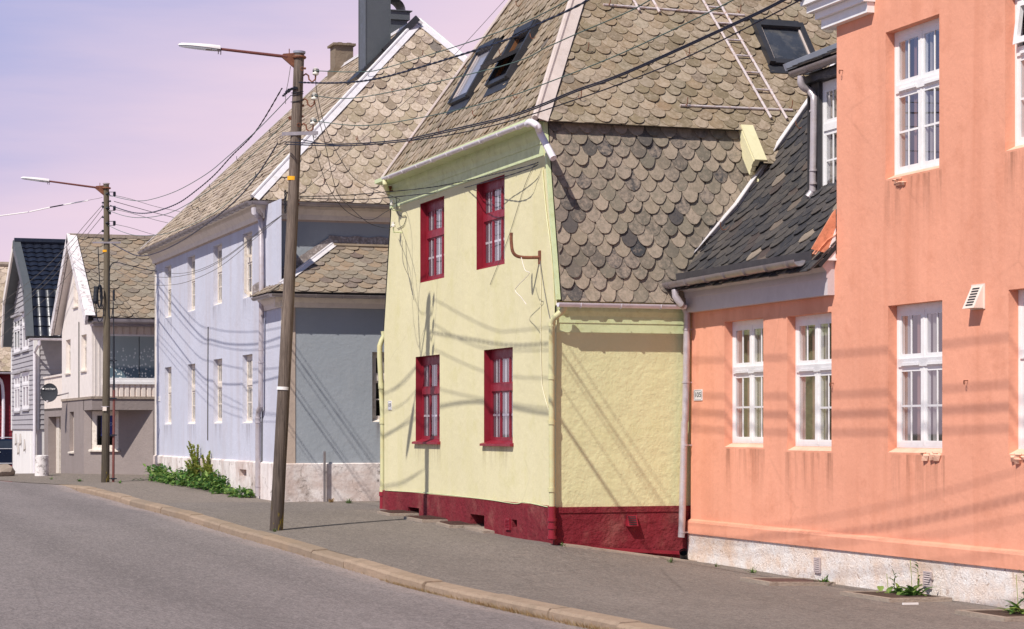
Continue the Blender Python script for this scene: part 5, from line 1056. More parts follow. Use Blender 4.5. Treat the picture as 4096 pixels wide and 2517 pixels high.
for i in range(10):
    rr = random.Random(i); c = q+LF_*(.05+.022*i)+Vector((0,-.09,-.03-.006*i*i*.25)); mb.obox(c,(rr.uniform(.012,.025),0,0),(0,rr.uniform(.012,.03),0),(0,0,rr.uniform(.01,.03)))
for z in (366,375,402): mb.tube([pp1(z)+Vector((.097*math.cos(t),.097*math.sin(t),.02*math.sin(t+1))) for t in [6.28*j/16 for j in range(17)]],.007,5)
mb.build('cable_clamp', M['black'], p1)
mb = MB()
for y,s_,o in ((420,1,.0),(463,1,.02),(270,1,.0),(470,-1,.0),(800,1,0),(815,1,0)):
    c = pp1(y)+RT_*.09*s_; mb.tube([c-RT_*.02*s_,c+RT_*.03*s_],.018,7)
for y,s_ in ((275,.4),(470,-1.1),(500,.3)):
    c = pp1(y)+RT_*.09*s_+Vector((0,-.10 if abs(s_) < 1 else -.02,0)); mb.tube([c+RT_*.028*math.cos(t)+Vector((0,0,.028*math.sin(t))) for t in [6.0*j/10 for j in range(11)]],.007,5)
mb.build('bolt', M['rust'], p1)
mb = MB(); c = pp1(810)+LF_*.115
for i in range(7): z = .17-.052*i; q = c+Vector((0,-.03,z)); mb.tube([q+RT_*.014*math.cos(t)+Vector((0,0,.034*math.sin(t))) for t in [6.28*j/8 for j in range(9)]],.006,5)
mb.tube([c+Vector((0,0,.2)),c+Vector((0,0,-.17))],.01,5); mb.build('tension_link', M['black'], p1); TL_ = c+Vector((0,-.03,-.16))
# street lamps
def lamp(name_label, P, ax, d, L, rise_, hl, py, s=1.0):
    """arm and oval head reaching over the road from pole top point P"""
    d = Vector(d).normalized(); root = thing('street_lamp', name_label, 'street lamp', P, 'street lamps on the utility poles'); Z = Vector((0,0,1)); side = d.cross(Z)
    up = (d*math.cos(rise_)+Z*math.sin(rise_)).normalized(); nz = side.cross(up) if side.cross(up).z > 0 else -side.cross(up)
    a = P+d*.2*s; e = a+up*L; mb = MB(); mb.tube([a,e],[.026*s,.022*s],10); mb.build('arm', M['rust_pole'], root, smooth=True)
    mb = MB(); mb.prism([P+d*.05+Z*.07*s+side*.02,P+d*.26*s+Z*.045*s+side*.02,P+d*.30*s+Z*.0+side*.02,P+d*.05-Z*.20*s+side*.02],side*-.04); mb.tube([P+Vector((.098*math.cos(t),.098*math.sin(t),.0)) for t in [6.28*j/18 for j in range(19)]],.022,6)
    mb.tube([P+d*.16*s+Z*.05,P+d*.16*s+Z*.13],.008,5); mb.build('bracket', M['rust'], root)
    mb = MB(); n = 12; top = []; vs = []; fs = []; prof = []
    for i in range(n+1):
        t = i/n; x = t*hl; wv = .10*s*(1-(max(0,t-.35)/.65)**2.4)**.5 if t < .999 else .01; wv *= (.62+.38*min(1,t/.3)); hh = .070*s*(1-.75*max(0,t-.25)**1.3)*(1 if t < .999 else .3); prof.append((x,wv,hh))
    m = 9
    for x,wv,hh in prof:
        for k in range(m): th = math.pi*k/(m-1); vs.append(e+up*x+side*wv*math.cos(th)+nz*(hh*math.sin(th)-.01*s))
    fs = [(i*m+k,i*m+k+1,(i+1)*m+k+1,(i+1)*m+k) for i in range(n) for k in range(m-1)]+[tuple(range(m))]
    mb.add(vs,fs); mb.build('lamp_head', M['lamp_white'], root, smooth=True, ang=60)
    mb = MB(); pts = [e+up*x*.97+side*wv*.93 for x,wv,hh in prof[1:]]+[e+up*x*.97-side*wv*.93 for x,wv,hh in prof[:0:-1]]; mb.prism([p-nz*.012*s for p in pts],-nz*.022*s); mb.build('lens', M['lamp_lens'], root)
    mb = MB(); mb.obox(e+up*.05-nz*.01,up*.06,side*.03,nz*.028); mb.tube([e-up*.02-nz*.0,e-up*.02-nz*.09],.008,5); mb.tube([e+up*.02-nz*.0,e+up*.02-nz*.085],.008,5); mb.obox(e+up*.17-nz*.02,up*.05,side*.03,nz*.022); mb.build('clamp', M['zinc'], root)
    return root
M['lamp_lens'] = paint('lamp_lens', (.40,.40,.42,1), .12, 0, .05, 0, spec=.7)
q = onD(862,210,PD); t_ = onD(703,222,PD); P = pp1(226); d = Vector((-1,0,0)); L = (P.x-q.x-.2)
lamp('white oval street lamp on the pole by the green house, larger of the two', P, ax1, d, L, math.atan2(q.z-P.z-.0,L), (q-t_).length*1.05, 226)
P2B = onG(421,1930); P2D = P2B.x*sa+P2B.y*ca; P2T = onD(425,738,P2D); H2 = P2T.z-P2B.z
def pp2(py): zz = CZ+(YH-py)*P2D/F; return P2B.lerp(P2T,(zz-P2B.z)/H2)
p2 = thing('utility_pole','greenish wooden utility pole farther along before the white house','utility pole',P2B,'wooden utility poles along the street')
mb,_,_ = pole(P2B,P2T,.105,.07,'pole_far',.04); mb.build('pole_shaft', M['pole_far'], p2, smooth=True)
band(p2,pp2(1005),(0,0,1),.0885,.055,'yellow','yellow_band'); mb = MB(); mb.tube([P2T,P2T+Vector((0,0,.03))],[.085,.09],16); mb.build('pole_cap', M['zinc_light'], p2, smooth=True)
AT2 = []
for y in (778,835,895):
    mh,mi,mt = MB(),MB(),MB(); p = pp2(y); a = p+RT_*.08; Z = Vector((0,0,1)); mh.tube([a,a+Z*.06,a+RT_*.13+Z*.06],.01,6); mh.tube([a-Z*.04,a+RT_*.13-Z*.05],.008,6)
    q = a+RT_*.13; mi.tube([q+Z*z for z in (.07,.06,.045,.035,.02,.01,-.01,-.02,-.04,-.055)],[.025,.036,.03,.042,.03,.042,.03,.042,.03,.012],10); AT2.append(q-Z*.02)
    mt.tube([p+Vector((-.02,-.09,.0)),p+Vector((.02,-.12,.02)),p+Vector((.06,-.1,-.02))],.03,7)
    h_ = mh.build('insulator_hook', M['black'], p2); mi.build('insulator', M['wire_black'], h_, smooth=True); mt.build('wire_tie', M['black'], h_)
mb = MB(); c = pp2(972)+Vector((0,-.1,0)); mb.obox(c,RT_*.36,(0,0,.022),(0,.008,0)); mb.build('cross_arm', M['zinc'], p2)
for i,(y,s_) in enumerate(((812,-1),(828,-1),(853,1),(870,-1),(925,-1),(958,-1),(806,1),(960,1))): mb = MB(); mb.obox(pp2(y)+RT_*.085*s_+Vector((0,-.04,0)),RT_*.03,(0,.02,0),(0,0,.02+.008*(i%3))); mb.build('cable_clamp', M['black'], p2)
mb = MB(); c = onD(410,1668-20,P2D-.12); c = pp2(1636)+Vector((-.02,-.11,0))+LF_*.02; mb.obox(c,RT_*.05,(0,.004,0),(0,0,.05)); mb.build('small_plate', M['vent_cream'], p2)
band(p2,pp2(1627),(0,0,1),.104,.015,'zinc_light','strap')
P = pp2(753); lamp('white oval street lamp on the far pole above the white house', P, (0,0,1), (-1,.0,0), 1.25, .10, .70, 753)
cz = thing('cable_closure','black ribbed cable closure and cable coil hanging on the left of the far pole','cable box',pp2(1180)+LF_*.25,None)
mb = MB(); o = pp2(1180)+LF_*.24+Vector((0,-.1,0)); dp = 1/ (F/P2D); zz = lambda y: CZ+(YH-y)*P2D/F
pts = []; rs = []
for i in range(23): y = 1146+(1207-1146)*i/22; pts.append(onD(386-4*i/22,y,P2D-.15)); rs.append(.062+.006*(i%2))
mb.tube(pts+[onD(381,1216,P2D-.15)],rs+[.045],12); mb.build('closure', M['black'], cz, smooth=False)
mb = MB(); ring = lambda cx,cy,rx,ry,dd: [onD(cx+rx*math.cos(t),cy+ry*math.sin(t),P2D-dd) for t in [6.28*j/20 for j in range(21)]]
for k,(cx,cy,rx,ry) in enumerate(((398,1185,9,46),(401,1188,9,48),(396,1186,8,44))): mb.tube(ring(cx,cy,rx,ry,.15+.03*k),.012,6)
mb.tube(cable([onD(x,y,P2D-.13) for x,y in ((392,985),(395,1060),(399,1140),(401,1190),(412,1230),(413,1260),(406,1282),(396,1287),(388,1270),(385,1240),(383,1215))],1),.012,6); mb.build('cable_coil', M['black'], cz, smooth=True)
cd = thing('conduit_pipe','red brown steel conduit with black cable above it beside the far pole','pipe',onG(453,1933))
x0 = 454; mb = MB(); mb.tube([onD(453,1936,P2D+.02),onD(456,1561,P2D+.02)],.033,10); mb.build('steel_pipe', M['rust_pole'], cd, smooth=True)
mb = MB(); mb.tube([onD(456,1562,P2D+.02),onD(455,1345,P2D+.02)],.026,8); mb.tube(cable([onD(x,y,P2D) for x,y in ((455,1345),(454,1270),(453,1215),(453,1206))],1),.013,6); mb.tube([onD(455,1204,P2D),onD(455,1160,P2D)],.03,10)
mb.tube(cable([onD(x,y,P2D-.06) for x,y in ((452,1230),(448,1262),(443,1274),(437,1266),(435,1240),(435,1180),(437,1100),(442,1065),(452,1053),(470,1050))],1),.013,6); mb.build('riser_cable', M['black'], cd, smooth=True)
mb = MB()
for y in (1443,1594,1741,1915): q = onD(452,y,P2D); mb.obox(q+LF_*.03,RT_*.13,(0,.02,0),(0,0,.012)); mb.obox(q,RT_*.05,(0,.045,0),(0,0,.02))
mb.build('pipe_clamp', M['black'], cd)

# ================================================================== OVERHEAD WIRES
_wS = np.array([8,12,18,22,27,31,34.6,40]); _wT = np.array([9.5,9.3,9.0,8.82,8.52,8.40,8.33,8.2])
def wT(S): return float(np.interp(S,np.linspace(8,40,65),_wTs))
_wTs = np.interp(np.linspace(8,40,65),_wS,_wT); _wTs[4:-4] = np.convolve(_wTs,np.ones(9)/9,'same')[4:-4]
def onL(px,py,off=0.):
    t = (px-CX)/F; r = (sa+t*ca)/(ca-t*sa); lo,hi = 8.,40.
    for _ in range(50):
        S = (lo+hi)/2
        if r*S-off*.5 > wT(S): hi = S
        else: lo = S
    T = r*S; return Vector((T,S,CZ+(YH-py)*(S*ca+T*sa)/F))
def wire(label, pts, r, m, twist=0, ext=None, name='overhead_wire', group='overhead wires over the street', cat='wire', n=5):
    P = [Vector(p) for p in pts]
    if ext:
        S = np.array([p.y for p in P]); c = np.polyfit(S,[p.z for p in P],2); l = P[-1]
        for k in range(1,5): s = l.y+(ext-l.y)*k/4; P.append(Vector((l.x+wT(s)-wT(l.y),s,l.z+np.polyval(c,s)-np.polyval(c,l.y))))
    path = cable(P,r); mb = MB()
    if twist:
        L = 0; A = []; B = []; path2 = []
        for a,b in zip(path,path[1:]):
            k = max(1,int((b-a).length/.05)); path2 += [a.lerp(b,i/k) for i in range(k)]
        for i,p in enumerate(path2):
            th = i*.05/.42*6.28; o = Vector((math.cos(th),0,math.sin(th)))*r*.9; A.append(p+o*.6); B.append(p-o*.6)
        mb.tube(A,r*.85,4); mb.tube(B,r*.85,4)
    else: mb.tube(path,r,n)
    o = mb.build(name, M[m], None, origin=path[0]); return tag(o,label,cat,group)
I = ATT
wire('green wire running from the top insulator of the near pole over the salmon house',[I[0]]+[onL(x,y) for x,y in ((1439,288),(1561,267),(2000,127),(2275,0))],.0068,'wire_green',ext=12)
wire('thick twisted black cable crossing the roofs just below the top green wire',[pp1(330)+Vector((0,-.1,0))]+[onL(x,y,-.12) for x,y in ((1370,331),(1561,303),(2000,169),(2148,99),(2355,0))],.011,'wire_black',1,ext=12)
wire('green wire from the middle insulator of the near pole, crossing the two front roof lights',[I[1]]+[onL(x,y,.05) for x,y in ((1450,389),(2000,267),(2192,187),(2300,139),(2500,54),(2601,0))],.0068,'wire_green',ext=12)
wire('green wire from the lowest insulator of the near pole, crossing the green house hip',[I[2]]+[onL(x,y,.1) for x,y in ((1450,503),(1700,468),(2000,397),(2196,329),(2500,208),(2934,0))],.0068,'wire_green',ext=12)
for dy,lb in ((0,'upper of the paired black cables from the near pole cross arm'),(7,'lower of the paired black cables from the near pole cross arm')):
    wire(lb,[pp1(571+dy)+Vector((-.2,-.12,0)) if dy == 0 else pp1(573+dy)+Vector((-.2,-.12,0))]+[onL(x,y+dy,-.2) for x,y in ((1370,577),(1608,560),(1700,541),(2000,474),(2148,425),(2300,362),(2500,290),(2948,88),(3129,0))],.009,'wire_black',ext=12)
wire('thin black wire just under the paired cables, crossing the ladder',[pp1(556)+Vector((.02,-.11,0))]+[onL(x,y,-.1) for x,y in ((1370,583),(1700,556),(2000,496),(2300,400),(2500,329),(2763,222),(3203,0))],.0075,'wire_black',ext=12)
wire('thin wire rising steeply from the near pole past the pale hip to the sky',[pp1(782)+RT_*.1]+[onD(x,y,PD+1+k*1.6) for k,(x,y) in enumerate(((1524,492),(1698,339),(1825,212),(2000,21),(2100,-90)))],.005,'wire_grey')
for zq in (.97,.45,.20,-.04):  # unseen wires added for wall shadows; far ends bent sunward to cast none
    wire('overhead wire high over the street, unseen, added for its soft shadow across the salmon wall',[(9.0,S_,CZ+zq+5.74+.003*(S_-22.9)**2) for S_ in (10,14,18,21,24,26,27.2)]+[(9.0-k_,27.25-.75*k_,CZ+zq+5.8+1.4*k_) for k_ in (.4,2,4,7)],.017 if zq == .20 else .012,'wire_black',group='unseen high overhead wires before the salmon house')
aW = onT(2156,648,10.95)
wire('upper of two black service wires from the near pole to the green wall',[pp1(785)+RT_*.1,onD(1350,783,PD+1.5),onD(1500,772,PD+2.3),onD(1749,746,PD+2.2),onT(2018,688,10.7),onT(2124,660,10.85),aW],.006,'wire_black',1)
wire('lower of two black service wires from the near pole, passing before the upper windows',[pp1(790)+RT_*.1,onD(1350,797,PD+1.5),onD(1500,795,PD+2.3),onD(1786,765,PD+2.2),onT(1913,736,10.75),onT(2016,708,10.8),onT(2120,674,10.88),aW+Vector((0,0,-.03))],.006,'wire_black',1)
gl1,gl2 = onT(1567,821,10.84),onT(1567,904,10.84)
wire('dark drop wire curving from the top insulator to the far corner of the green wall',[I[0]-Vector((0,0,.06))]+[onD(x,y,PD+.3+k*.75) for k,(x,y) in enumerate(((1267,365),(1301,508),(1370,651),(1439,730),(1561,783)))]+[onT(1600,800,10.86),gl1],.0055,'wire_black')
wire('dark drop wire curving from the middle insulator to the lower bracket on the green wall',[I[1]-Vector((0,0,.06))]+[onD(x,y,PD+.3+k*.62) for k,(x,y) in enumerate(((1275,476),(1296,555),(1345,760),(1397,825),(1476,893),(1551,913)))]+[gl2],.0055,'wire_black')
wire('dark drop wire from the lowest insulator down behind the near pole',[I[2]-Vector((0,0,.06))]+[onD(x,y,PD+.2+k*.7) for k,(x,y) in enumerate(((1252,545),(1300,720),(1380,840),(1476,880),(1540,850)))]+[gl1-Vector((0,0,.05))],.0055,'wire_black')
def onW(x,y): return onT(x,y,7.95)
wire('thick twisted black cable looping between the two poles against the sky',[pp1(350)+LF_*.25]+[onW(x,y) for x,y in ((1025,523),(926,625),(859,699),(788,760),(709,815),(613,849),(550,853),(500,842))]+[pp2(822)+RT_*.1],.010,'wire_black',1)
wire('thin green wire looping highest from the near pole to the far pole',[pp1(378)+LF_*.1]+[onW(x,y) for x,y in ((1040,510),(903,634),(822,699),(709,763),(609,797),(550,804),(490,795))]+[pp2(780)+RT_*.05],.007,'wire_green')
wire('green wire between the poles, second from the top, across the blue roof edge',[pp1(470)+LF_*.1]+[onW(x,y) for x,y in ((1050,580),(923,700),(828,769),(709,839),(629,865),(550,871),(490,862))]+[pp2(842)+RT_*.05],.007,'wire_green')
wire('green wire between the poles, third from the top, low over the blue roof',[pp1(575)+LF_*.1]+[onW(x,y) for x,y in ((1026,700),(907,815),(808,879),(693,926),(629,940),(550,943),(490,928))]+[pp2(902)+RT_*.05],.007,'wire_green')
wire('thick black cable following the blue gutter from the near pole to the far pole',[pp1(573)+LF_*.28]+[onW(x,y) for x,y in ((1030,700),(947,799),(836,890),(709,974),(610,1017),(550,1023),(500,1003))]+[pp2(975)+RT_*.15],.012,'wire_black')
for k,(lb,ps) in enumerate((('topmost of three thin wires from the chain link past the blue windows',((1050,915),(1006,951),(887,1037),(784,1083),(689,1094),(600,1072),(520,1040))),('middle of three thin wires from the chain link past the blue windows',((1050,920),(1002,958),(883,1045),(788,1089),(685,1109),(600,1103),(520,1070))),('lowest of three thin wires from the chain link past the blue windows',((1050,928),(1006,966),(883,1065),(768,1121),(685,1140),(600,1138),(520,1110))))):
    wire(lb,[TL_]+[onW(x,y) for x,y in ps]+[pp2(1010+25*k)+RT_*.08],.005,'wire_grey')
for lb,ps,y0 in (('uppermost wire from the far pole to behind the blue roof',((520,796),(620,826),(700,843),(770,856)),782),('black wire from the far pole to behind the blue roof, under the uppermost',((520,824),(640,857),(736,880),(790,895)),806),('thin wire from the far pole to behind the blue roof, third down',((520,852),(640,885),(715,900),(760,912)),838),('lowest thin wire from the far pole to behind the blue roof',((520,911),(600,935),(661,951),(720,968)),897)):
    wire(lb,[pp2(y0)+RT_*.2]+[onD(x,y,P2D+1.5+2.2*k) for k,(x,y) in enumerate(ps)],.0085 if 'black' in lb else .006,'wire_black' if 'black' in lb else 'wire_green')
wire('black cable from the far pole riser to the corner of the blue house',[onD(470,1050,P2D-.06)]+[onD(540,1068,P2D+1.2),onD(590,1079,P2D+2.4),onT(622,1086,TB-.05)],.012,'wire_black')
for k,(lb,ps,y0) in enumerate((('uppermost of four wires slanting down left from the far pole',((340,900),(275,976),(150,1100),(0,1215)),818),('twisted dark wire slanting down left from the far pole, second of four',((340,925),(295,976),(170,1130),(0,1272)),832),('third of four wires slanting down left from the far pole',((360,925),(320,975),(200,1120),(0,1300)),862),('lowest of four wires slanting down left from the far pole',((375,955),(352,985),(230,1150),(0,1350)),920))):
    wire(lb,[pp2(y0)+LF_*.08]+[onD(x,y,P2D+.8+k2*4.5) for k2,(x,y) in enumerate(ps)],.007,'wire_grey')
mk = thing('marker_cable','white sleeved stay wire with one black sleeve, left of the far pole','wire',pp2(794))
pts = [onD(x,y,P2D) for x,y in ((410,790),(394,794),(365,799),(353,802),(253,820),(200,830),(118,848),(112,849),(0,864),(-60,874))]
mb = MB(); mb.tube(pts,.005,5); mb.build('steel_wire', M['wire_grey'], mk); 
for sl_ in (pts[3:5],pts[5:7],pts[7:]): mb = MB(); mb.tube(sl_,.016,7); mb.build('white_sleeve', M['white_band'], mk)
mb = MB(); mb.tube(pts[4:6],.016,7); mb.build('black_sleeve', M['black'], mk)
mb = MB(); c = pp1(262)+LF_*.13; mb.tube(cable([c,c+Vector((-.05,-.05,-.25)),c+Vector((-.09,-.06,-.45)),c+Vector((-.10,-.08,-.62))],1),.005,4); mb.build('lamp_lead', M['wire_grey'], p1)

# ================================================================== ROOF LADDERS AND BARS
def onR(x,y,h=.07): return onP(x,y,e0+nS*h,nS)
ld = thing('roof_ladder','white painted steel ladder flecked with rust lying on the side roof','ladder',onR(3085,472),'roof ladders on the side slope')
L0,L1,R0,R1 = onR(3085,472),onR(2812,0),onR(3173,477),onR(2890,0); dl = (L1-L0).normalized(); R0 = L0+U*((R0-L0).dot(U)); dR = dl; LL = (L1-L0).length+1.6
sprd = U*((onR(3050,350).x*0)+ .36)
wl = abs((onR(2887,98)-onR(2812,98)).x) if False else (onR(3045,292)-onR(2982,288)).length
for o in (Vector(),U*wl):
    mb = MB(); mb.tube([L0+o,L0+o+dl*LL],.021,8); mb.build('rail', M['rust_white'], ld, smooth=True)
for y,x in ((26,2830),(91,2868),(158,2906),(221,2941),(288,2980),(357,3023)):
    q = onR(x,y); q = L0+dl*((q-L0).dot(dl)); mb = MB(); mb.tube([q-U*.02,q+U*(wl+.03)],.017,7); mb.build('rung', M['rust_white'], ld)
q = L0+dl*(LL-1.0); mb = MB(); mb.tube([q-U*.02,q+U*(wl+.03)],.017,7); mb.build('rung', M['rust_white'], ld)
l2 = thing('roof_ladder','foot of a second white ladder resting on the upper roof bar at the top edge','ladder',onR(2555,37),'roof ladders on the side slope')
a,b = onR(2555,37),onR(2636,44)
for q in (a,b): mb = MB(); mb.tube([q-dl*.03,q+dl*2.2],.021,8); mb.build('rail', M['rust_white'], l2)
for k in (.9,1.25,1.6): mb = MB(); mb.tube([a+dl*k,b+dl*k],.017,7); mb.build('rung', M['rust_white'], l2)
for lb,(p,q),hk in (('rusty white bar held by hooks high on the side roof near the top edge',((2413,19),(2978,62)),((2432,30),(2953,58))),('rust flecked bar held by two hooks low on the side roof under the ladder',((2721,422),(3170,441)),((2740,430),(3158,442)))):
    a,b = onR(*p,.05),onR(*q,.05); o = thing('roof_bar',lb,'roof bar',a,'horizontal bars on the side slope'); mb = MB(); mb.tube([a,b],.02,8); mb.build('bar', M['rust_white'], o, smooth=True)
    for h in hk: mb = MB(); hooks(mb,[onR(h[0],h[1],0)],VS,nS,.2); mb.build('bar_hook', M['rust'], o)

# ================================================================== SIGNS, DISH, SMALL STREET THINGS
def plate(label, txt, x0,x1,y0,y1,T,size,xs):
    a = onT(x0,y0,T); b = onT(x1,y1,T); ym,zm = (a.y+b.y)/2,(a.z+b.z)/2; w,h = a.y-b.y,a.z-b.z; o = thing('house_number_plate',label,'number plate',(T,ym,zm),'enamel house number plates'); mb = MB()
    mb.bx((T-.012,ym-w/2,zm-h/2),(T-.001,ym+w/2,zm+h/2)); mb.build('plate', M['white_paint'], o); mb = MB()
    for k in (-1,1): mb.bx((T-.014,ym-w*.40,zm+k*h*.43-.002),(T-.0125,ym+w*.40,zm+k*h*.43+.002)); mb.bx((T-.014,ym+k*w*.44-.003,zm-h*.37),(T-.0125,ym+k*w*.44+.003,zm+h*.37))
    mb.build('border', M['wire_black'], o); mb = MB(); text_mb(mb,txt,(T-.013,ym,zm),(0,-1,0),(0,0,1),h*size,xs*w/h,.002); mb.build('lettering', M['ink'], o)
plate('white number plate reading 105 on the salmon wall beside the downpipe','105',2778,2811,1559,1602,TP,.62,.92)
plate('small white number plate on the green wall beside its far downpipe','109',1554,1568,1604,1640,T0,.6,1.0)
plate('tiny white number plate at the far end of the blue wall','11',632,641,1585,1605,TB,.6,.9)
dc = onT(197,1571,TW-.55); sd = thing('satellite_dish','dark grey satellite dish with white lettering on the porch wall','satellite dish',(PT,dc.y,dc.z))
nd = Vector((-.35,-.92,.17)).normalized(); ud = nd.cross(Vector((0,0,1))).normalized()*-1; vd_ = ud.cross(nd).normalized(); vd_ = vd_ if vd_.z > 0 else -vd_; ud = ud if ud.dot(RT_) > 0 else -ud
mb = MB(); rr_ = .255; rings = []; m = 24
for i in range(6): t = i/5; rings.append([dc+ud*(rr_*t*math.cos(6.283*k/m))+vd_*(rr_*1.1*t*math.sin(6.283*k/m))-nd*(.06*(1-t*t)) for k in range(m)])
vs_ = [p for r_ in rings[1:] for p in r_]+[rings[0][0]]; c_ = len(vs_)-1; mb.add(vs_,[(i*m+k,i*m+(k+1)%m,(i+1)*m+(k+1)%m,(i+1)*m+k) for i in range(4) for k in range(m)]+[(c_,(k+1)%m,k) for k in range(m)]); mb.tube(rings[5]+[rings[5][0]],.006,5)
M['dish'] = paint('dish_grey', (.045,.047,.055,1), .85, 0, .05, 0, spec=.1); mb.build('reflector', M['dish'], sd, smooth=True, ang=60)
mb = MB(); text_mb(mb,'Canal Digital',dc+vd_*.115+nd*.012+ud*.02,ud,vd_,.062,1,.003); mb.obox(dc+vd_*.115+nd*.012-ud*.185,ud*.022,vd_*.02,nd*.002); mb.build('lettering', M['white_band'], sd)
mb = MB(); f_ = dc-vd_*.30+nd*.22; mb.tube([dc-vd_*.25,f_],.012,6); mb.tube([f_-nd*.0,f_-nd*.09],.03,8); mb.build('receiver_arm', M['zinc_light'], sd); mb = MB(); mb.tube(cable([dc-nd*.07,dc-nd*.12+Vector((.12,0,-.08)),(PT-.02,dc.y-.25,dc.z+.02)],1),.02,7); mb.tube([(PT-.03,dc.y-.25,dc.z-.12),(PT-.03,dc.y-.25,dc.z+.15)],.02,7); mb.build('mount', M['zinc'], sd)
b = onG(167,1903); bo = MB(); hb = 82/F*(b.x*sa+b.y*ca); bo.tube([b-Vector((0,0,.2)),b+Vector((0,0,hb*.97)),b+Vector((0,0,hb))],[.195,.19,.175],20); M['stained_white'] = paint('stained_whitewash', (.80,.74,.72,1), .85, 0, .08, .4, (.15,.12,.11,1), .9, scale=3.2); tag(bo.build('bollard', M['stained_white'], None, origin=b, smooth=True),'stained white concrete bollard on the pavement before the porch','bollard')
def rock(x,y,s,seed,label,name='kerb_rock',mat='concrete'):
    rk = random.Random(seed); c = onG(x,y); bm = bmesh.new(); bmesh.ops.create_icosphere(bm,subdivisions=2,radius=1); mb = MB()
    vs = [Vector((v.co.x*s*(1+rk.uniform(-.15,.15)),v.co.y*s*.8*(1+rk.uniform(-.15,.15)),v.co.z*s*.55*(1+rk.uniform(-.12,.12))))+c+Vector((0,0,s*.3)) for v in bm.verts]; mb.add(vs,[tuple(v.index for v in f.verts) for f in bm.faces]); bm.free()
    tag(mb.build(name, M[mat], None, origin=c),label,'rock')
rock(2,1905,.42,1,'grey angular rock at the pavement edge before the parked car'); rock(22,1900,.20,2,'smaller dark rock leaning on the angular rock',mat='chimney_metal')
q = onS(1298,1990,BA-.13); qz = onS(1298,1806,BA-.13); ip = MB(); ip.obox((q+qz)/2+Vector((0,0,-.1)),(.022,0,0),(0,.022,0),(0,0,(qz.z-q.z)/2+.1)); ip.tube([(q.x,q.y,.9),(q.x,BA-.04,.95)],.012,6); tag(ip.build('iron_post', M['zinc'], None, origin=q),'short grey iron post standing against the stained foundation of the blue annex','post')
# drain elbow under the salmon downpipe
e = Vector((12.93,30.06,G(12.93,30.06))); mb = MB(); pts = [e+Vector((0,0,-.1)),e+Vector((0,0,.03)),e+Vector((-.01,-.02,.08)),e+Vector((-.03,-.06,.12))]; mb.tube(pts,.06,14,cap=False); mb.tube([pts[-1]-Vector((.0,.0,.0)),pts[-1]+Vector((-.012,-.02,.018))],[.062,.066],14,cap=False); mb.tube([e+Vector((0,0,-.02)),e+Vector((0,0,.03))],.07,14); tag(mb.build('drain_elbow', M['black'], None, origin=e, smooth=True),'open black plastic drain elbow at the foot of the grey downpipe','drain')
# pavement gratings and hatches along the walls
def hatch(label,corners,kind,grp,cat='grating'):
    P = [onG(x,y) for x,y in corners]; c = sum(P,Vector())/4; u = ((P[2]-P[3])+(P[1]-P[0])); u.z = 0
    ys = sorted(p.y for p in P); xs = sorted(p.x for p in P); y0,y1 = (ys[0]+ys[1])/2,(ys[2]+ys[3])/2; x0,x1 = (xs[0]+xs[1])/2,(xs[2]+xs[3])/2
    o = thing('cellar_'+('slab' if kind == 'slab' else 'hatch'),label,cat,(c.x,c.y,G(c.x,c.y)),grp); mb = MB(); gz = lambda x,y,h: Vector((x,y,G(x,y)+h)); h = .045; b = .07
    if kind == 'slab':
        mb.add([gz(x,y,k) for k in (-.1,.04) for x,y in ((x0,y0),(x1,y0),(x1,y1),(x0,y1))],[(0,3,2,1),(4,5,6,7),(0,1,5,4),(1,2,6,5),(2,3,7,6),(3,0,4,7)]); mb.build('concrete_slab', M['concrete'], o); return o
    for (a0,b0,a1,b1) in ((x0,y0,x0+b,y1),(x1-b*.6,y0,x1,y1),(x0+b,y0,x1-b*.6,y0+b),(x0+b,y1-b,x1-b*.6,y1)):
        mb.add([gz(x,y,k) for k in (-.1,h) for x,y in ((a0,b0),(a1,b0),(a1,b1),(a0,b1))],[(0,3,2,1),(4,5,6,7),(0,1,5,4),(1,2,6,5),(2,3,7,6),(3,0,4,7)])
    mb.build('concrete_frame', M['kerb'] if False else M['concrete'], o); mb = MB()
    if kind == 'grate':
        n = 16
        for i in range(n): y = y0+b+(y1-y0-2*b)*(i+.5)/n; mb.obox(gz((x0+x1)/2,y,h+.004),((x1-x0)/2-b*.6,0,0),(0,.010,0),(0,0,.012))
        for i in range(4): x = x0+b+(x1-x0-1.6*b)*(i+.5)/4; mb.obox(gz(x,(y0+y1)/2,h-.004),(.008,0,0),(0,(y1-y0)/2-b,0),(0,0,.012))
        pl_ = MB(); pl_.poly([gz(x,y,.012) for x,y in ((x0+b,y0+b),(x1-b*.6,y0+b),(x1-b*.6,y1-b),(x0+b,y1-b))]); pl_.build('pit', M['room'], o)
        mb.build('grate', M['rust_dark'], o)
    else:
        mb.poly([gz(x,y,h-.008) for x,y in ((x0+b,y0+b),(x1-b*.6,y0+b),(x1-b*.6,y1-b),(x0+b,y1-b))]); mb.build('steel_cover' if kind == 'cover' else 'soil', M['rust_dark'] if kind == 'cover' else M['soil'], o)
    return o
M['rust_dark'] = paint('dark_rusted_iron', (.095,.05,.042,1), .75, .1, .25, .3, (.17,.08,.05,1), .5, scale=9); M['soil'] = plaster('dark_soil', (.085,.055,.042,1), (.04,.03,.025,1), 1.0, 30, .1, .3, .6)
gp = 'cellar gratings at the foot of the green wall'
hatch('rusty grating by the green wall, touched by the pole shadow',((1528,2058),(1579,2070),(1690,2058),(1640,2048)),'grate',gp)
hatch('rusty grating by the green wall, between the pole shadow and the open cellar vent',((1642,2080),(1705,2096),(1805,2084),(1750,2070)),'grate',gp)
hatch('rusty grating directly under the square cellar opening',((1761,2106),(1831,2119),(1945,2106),(1870,2092)),'grate',gp)
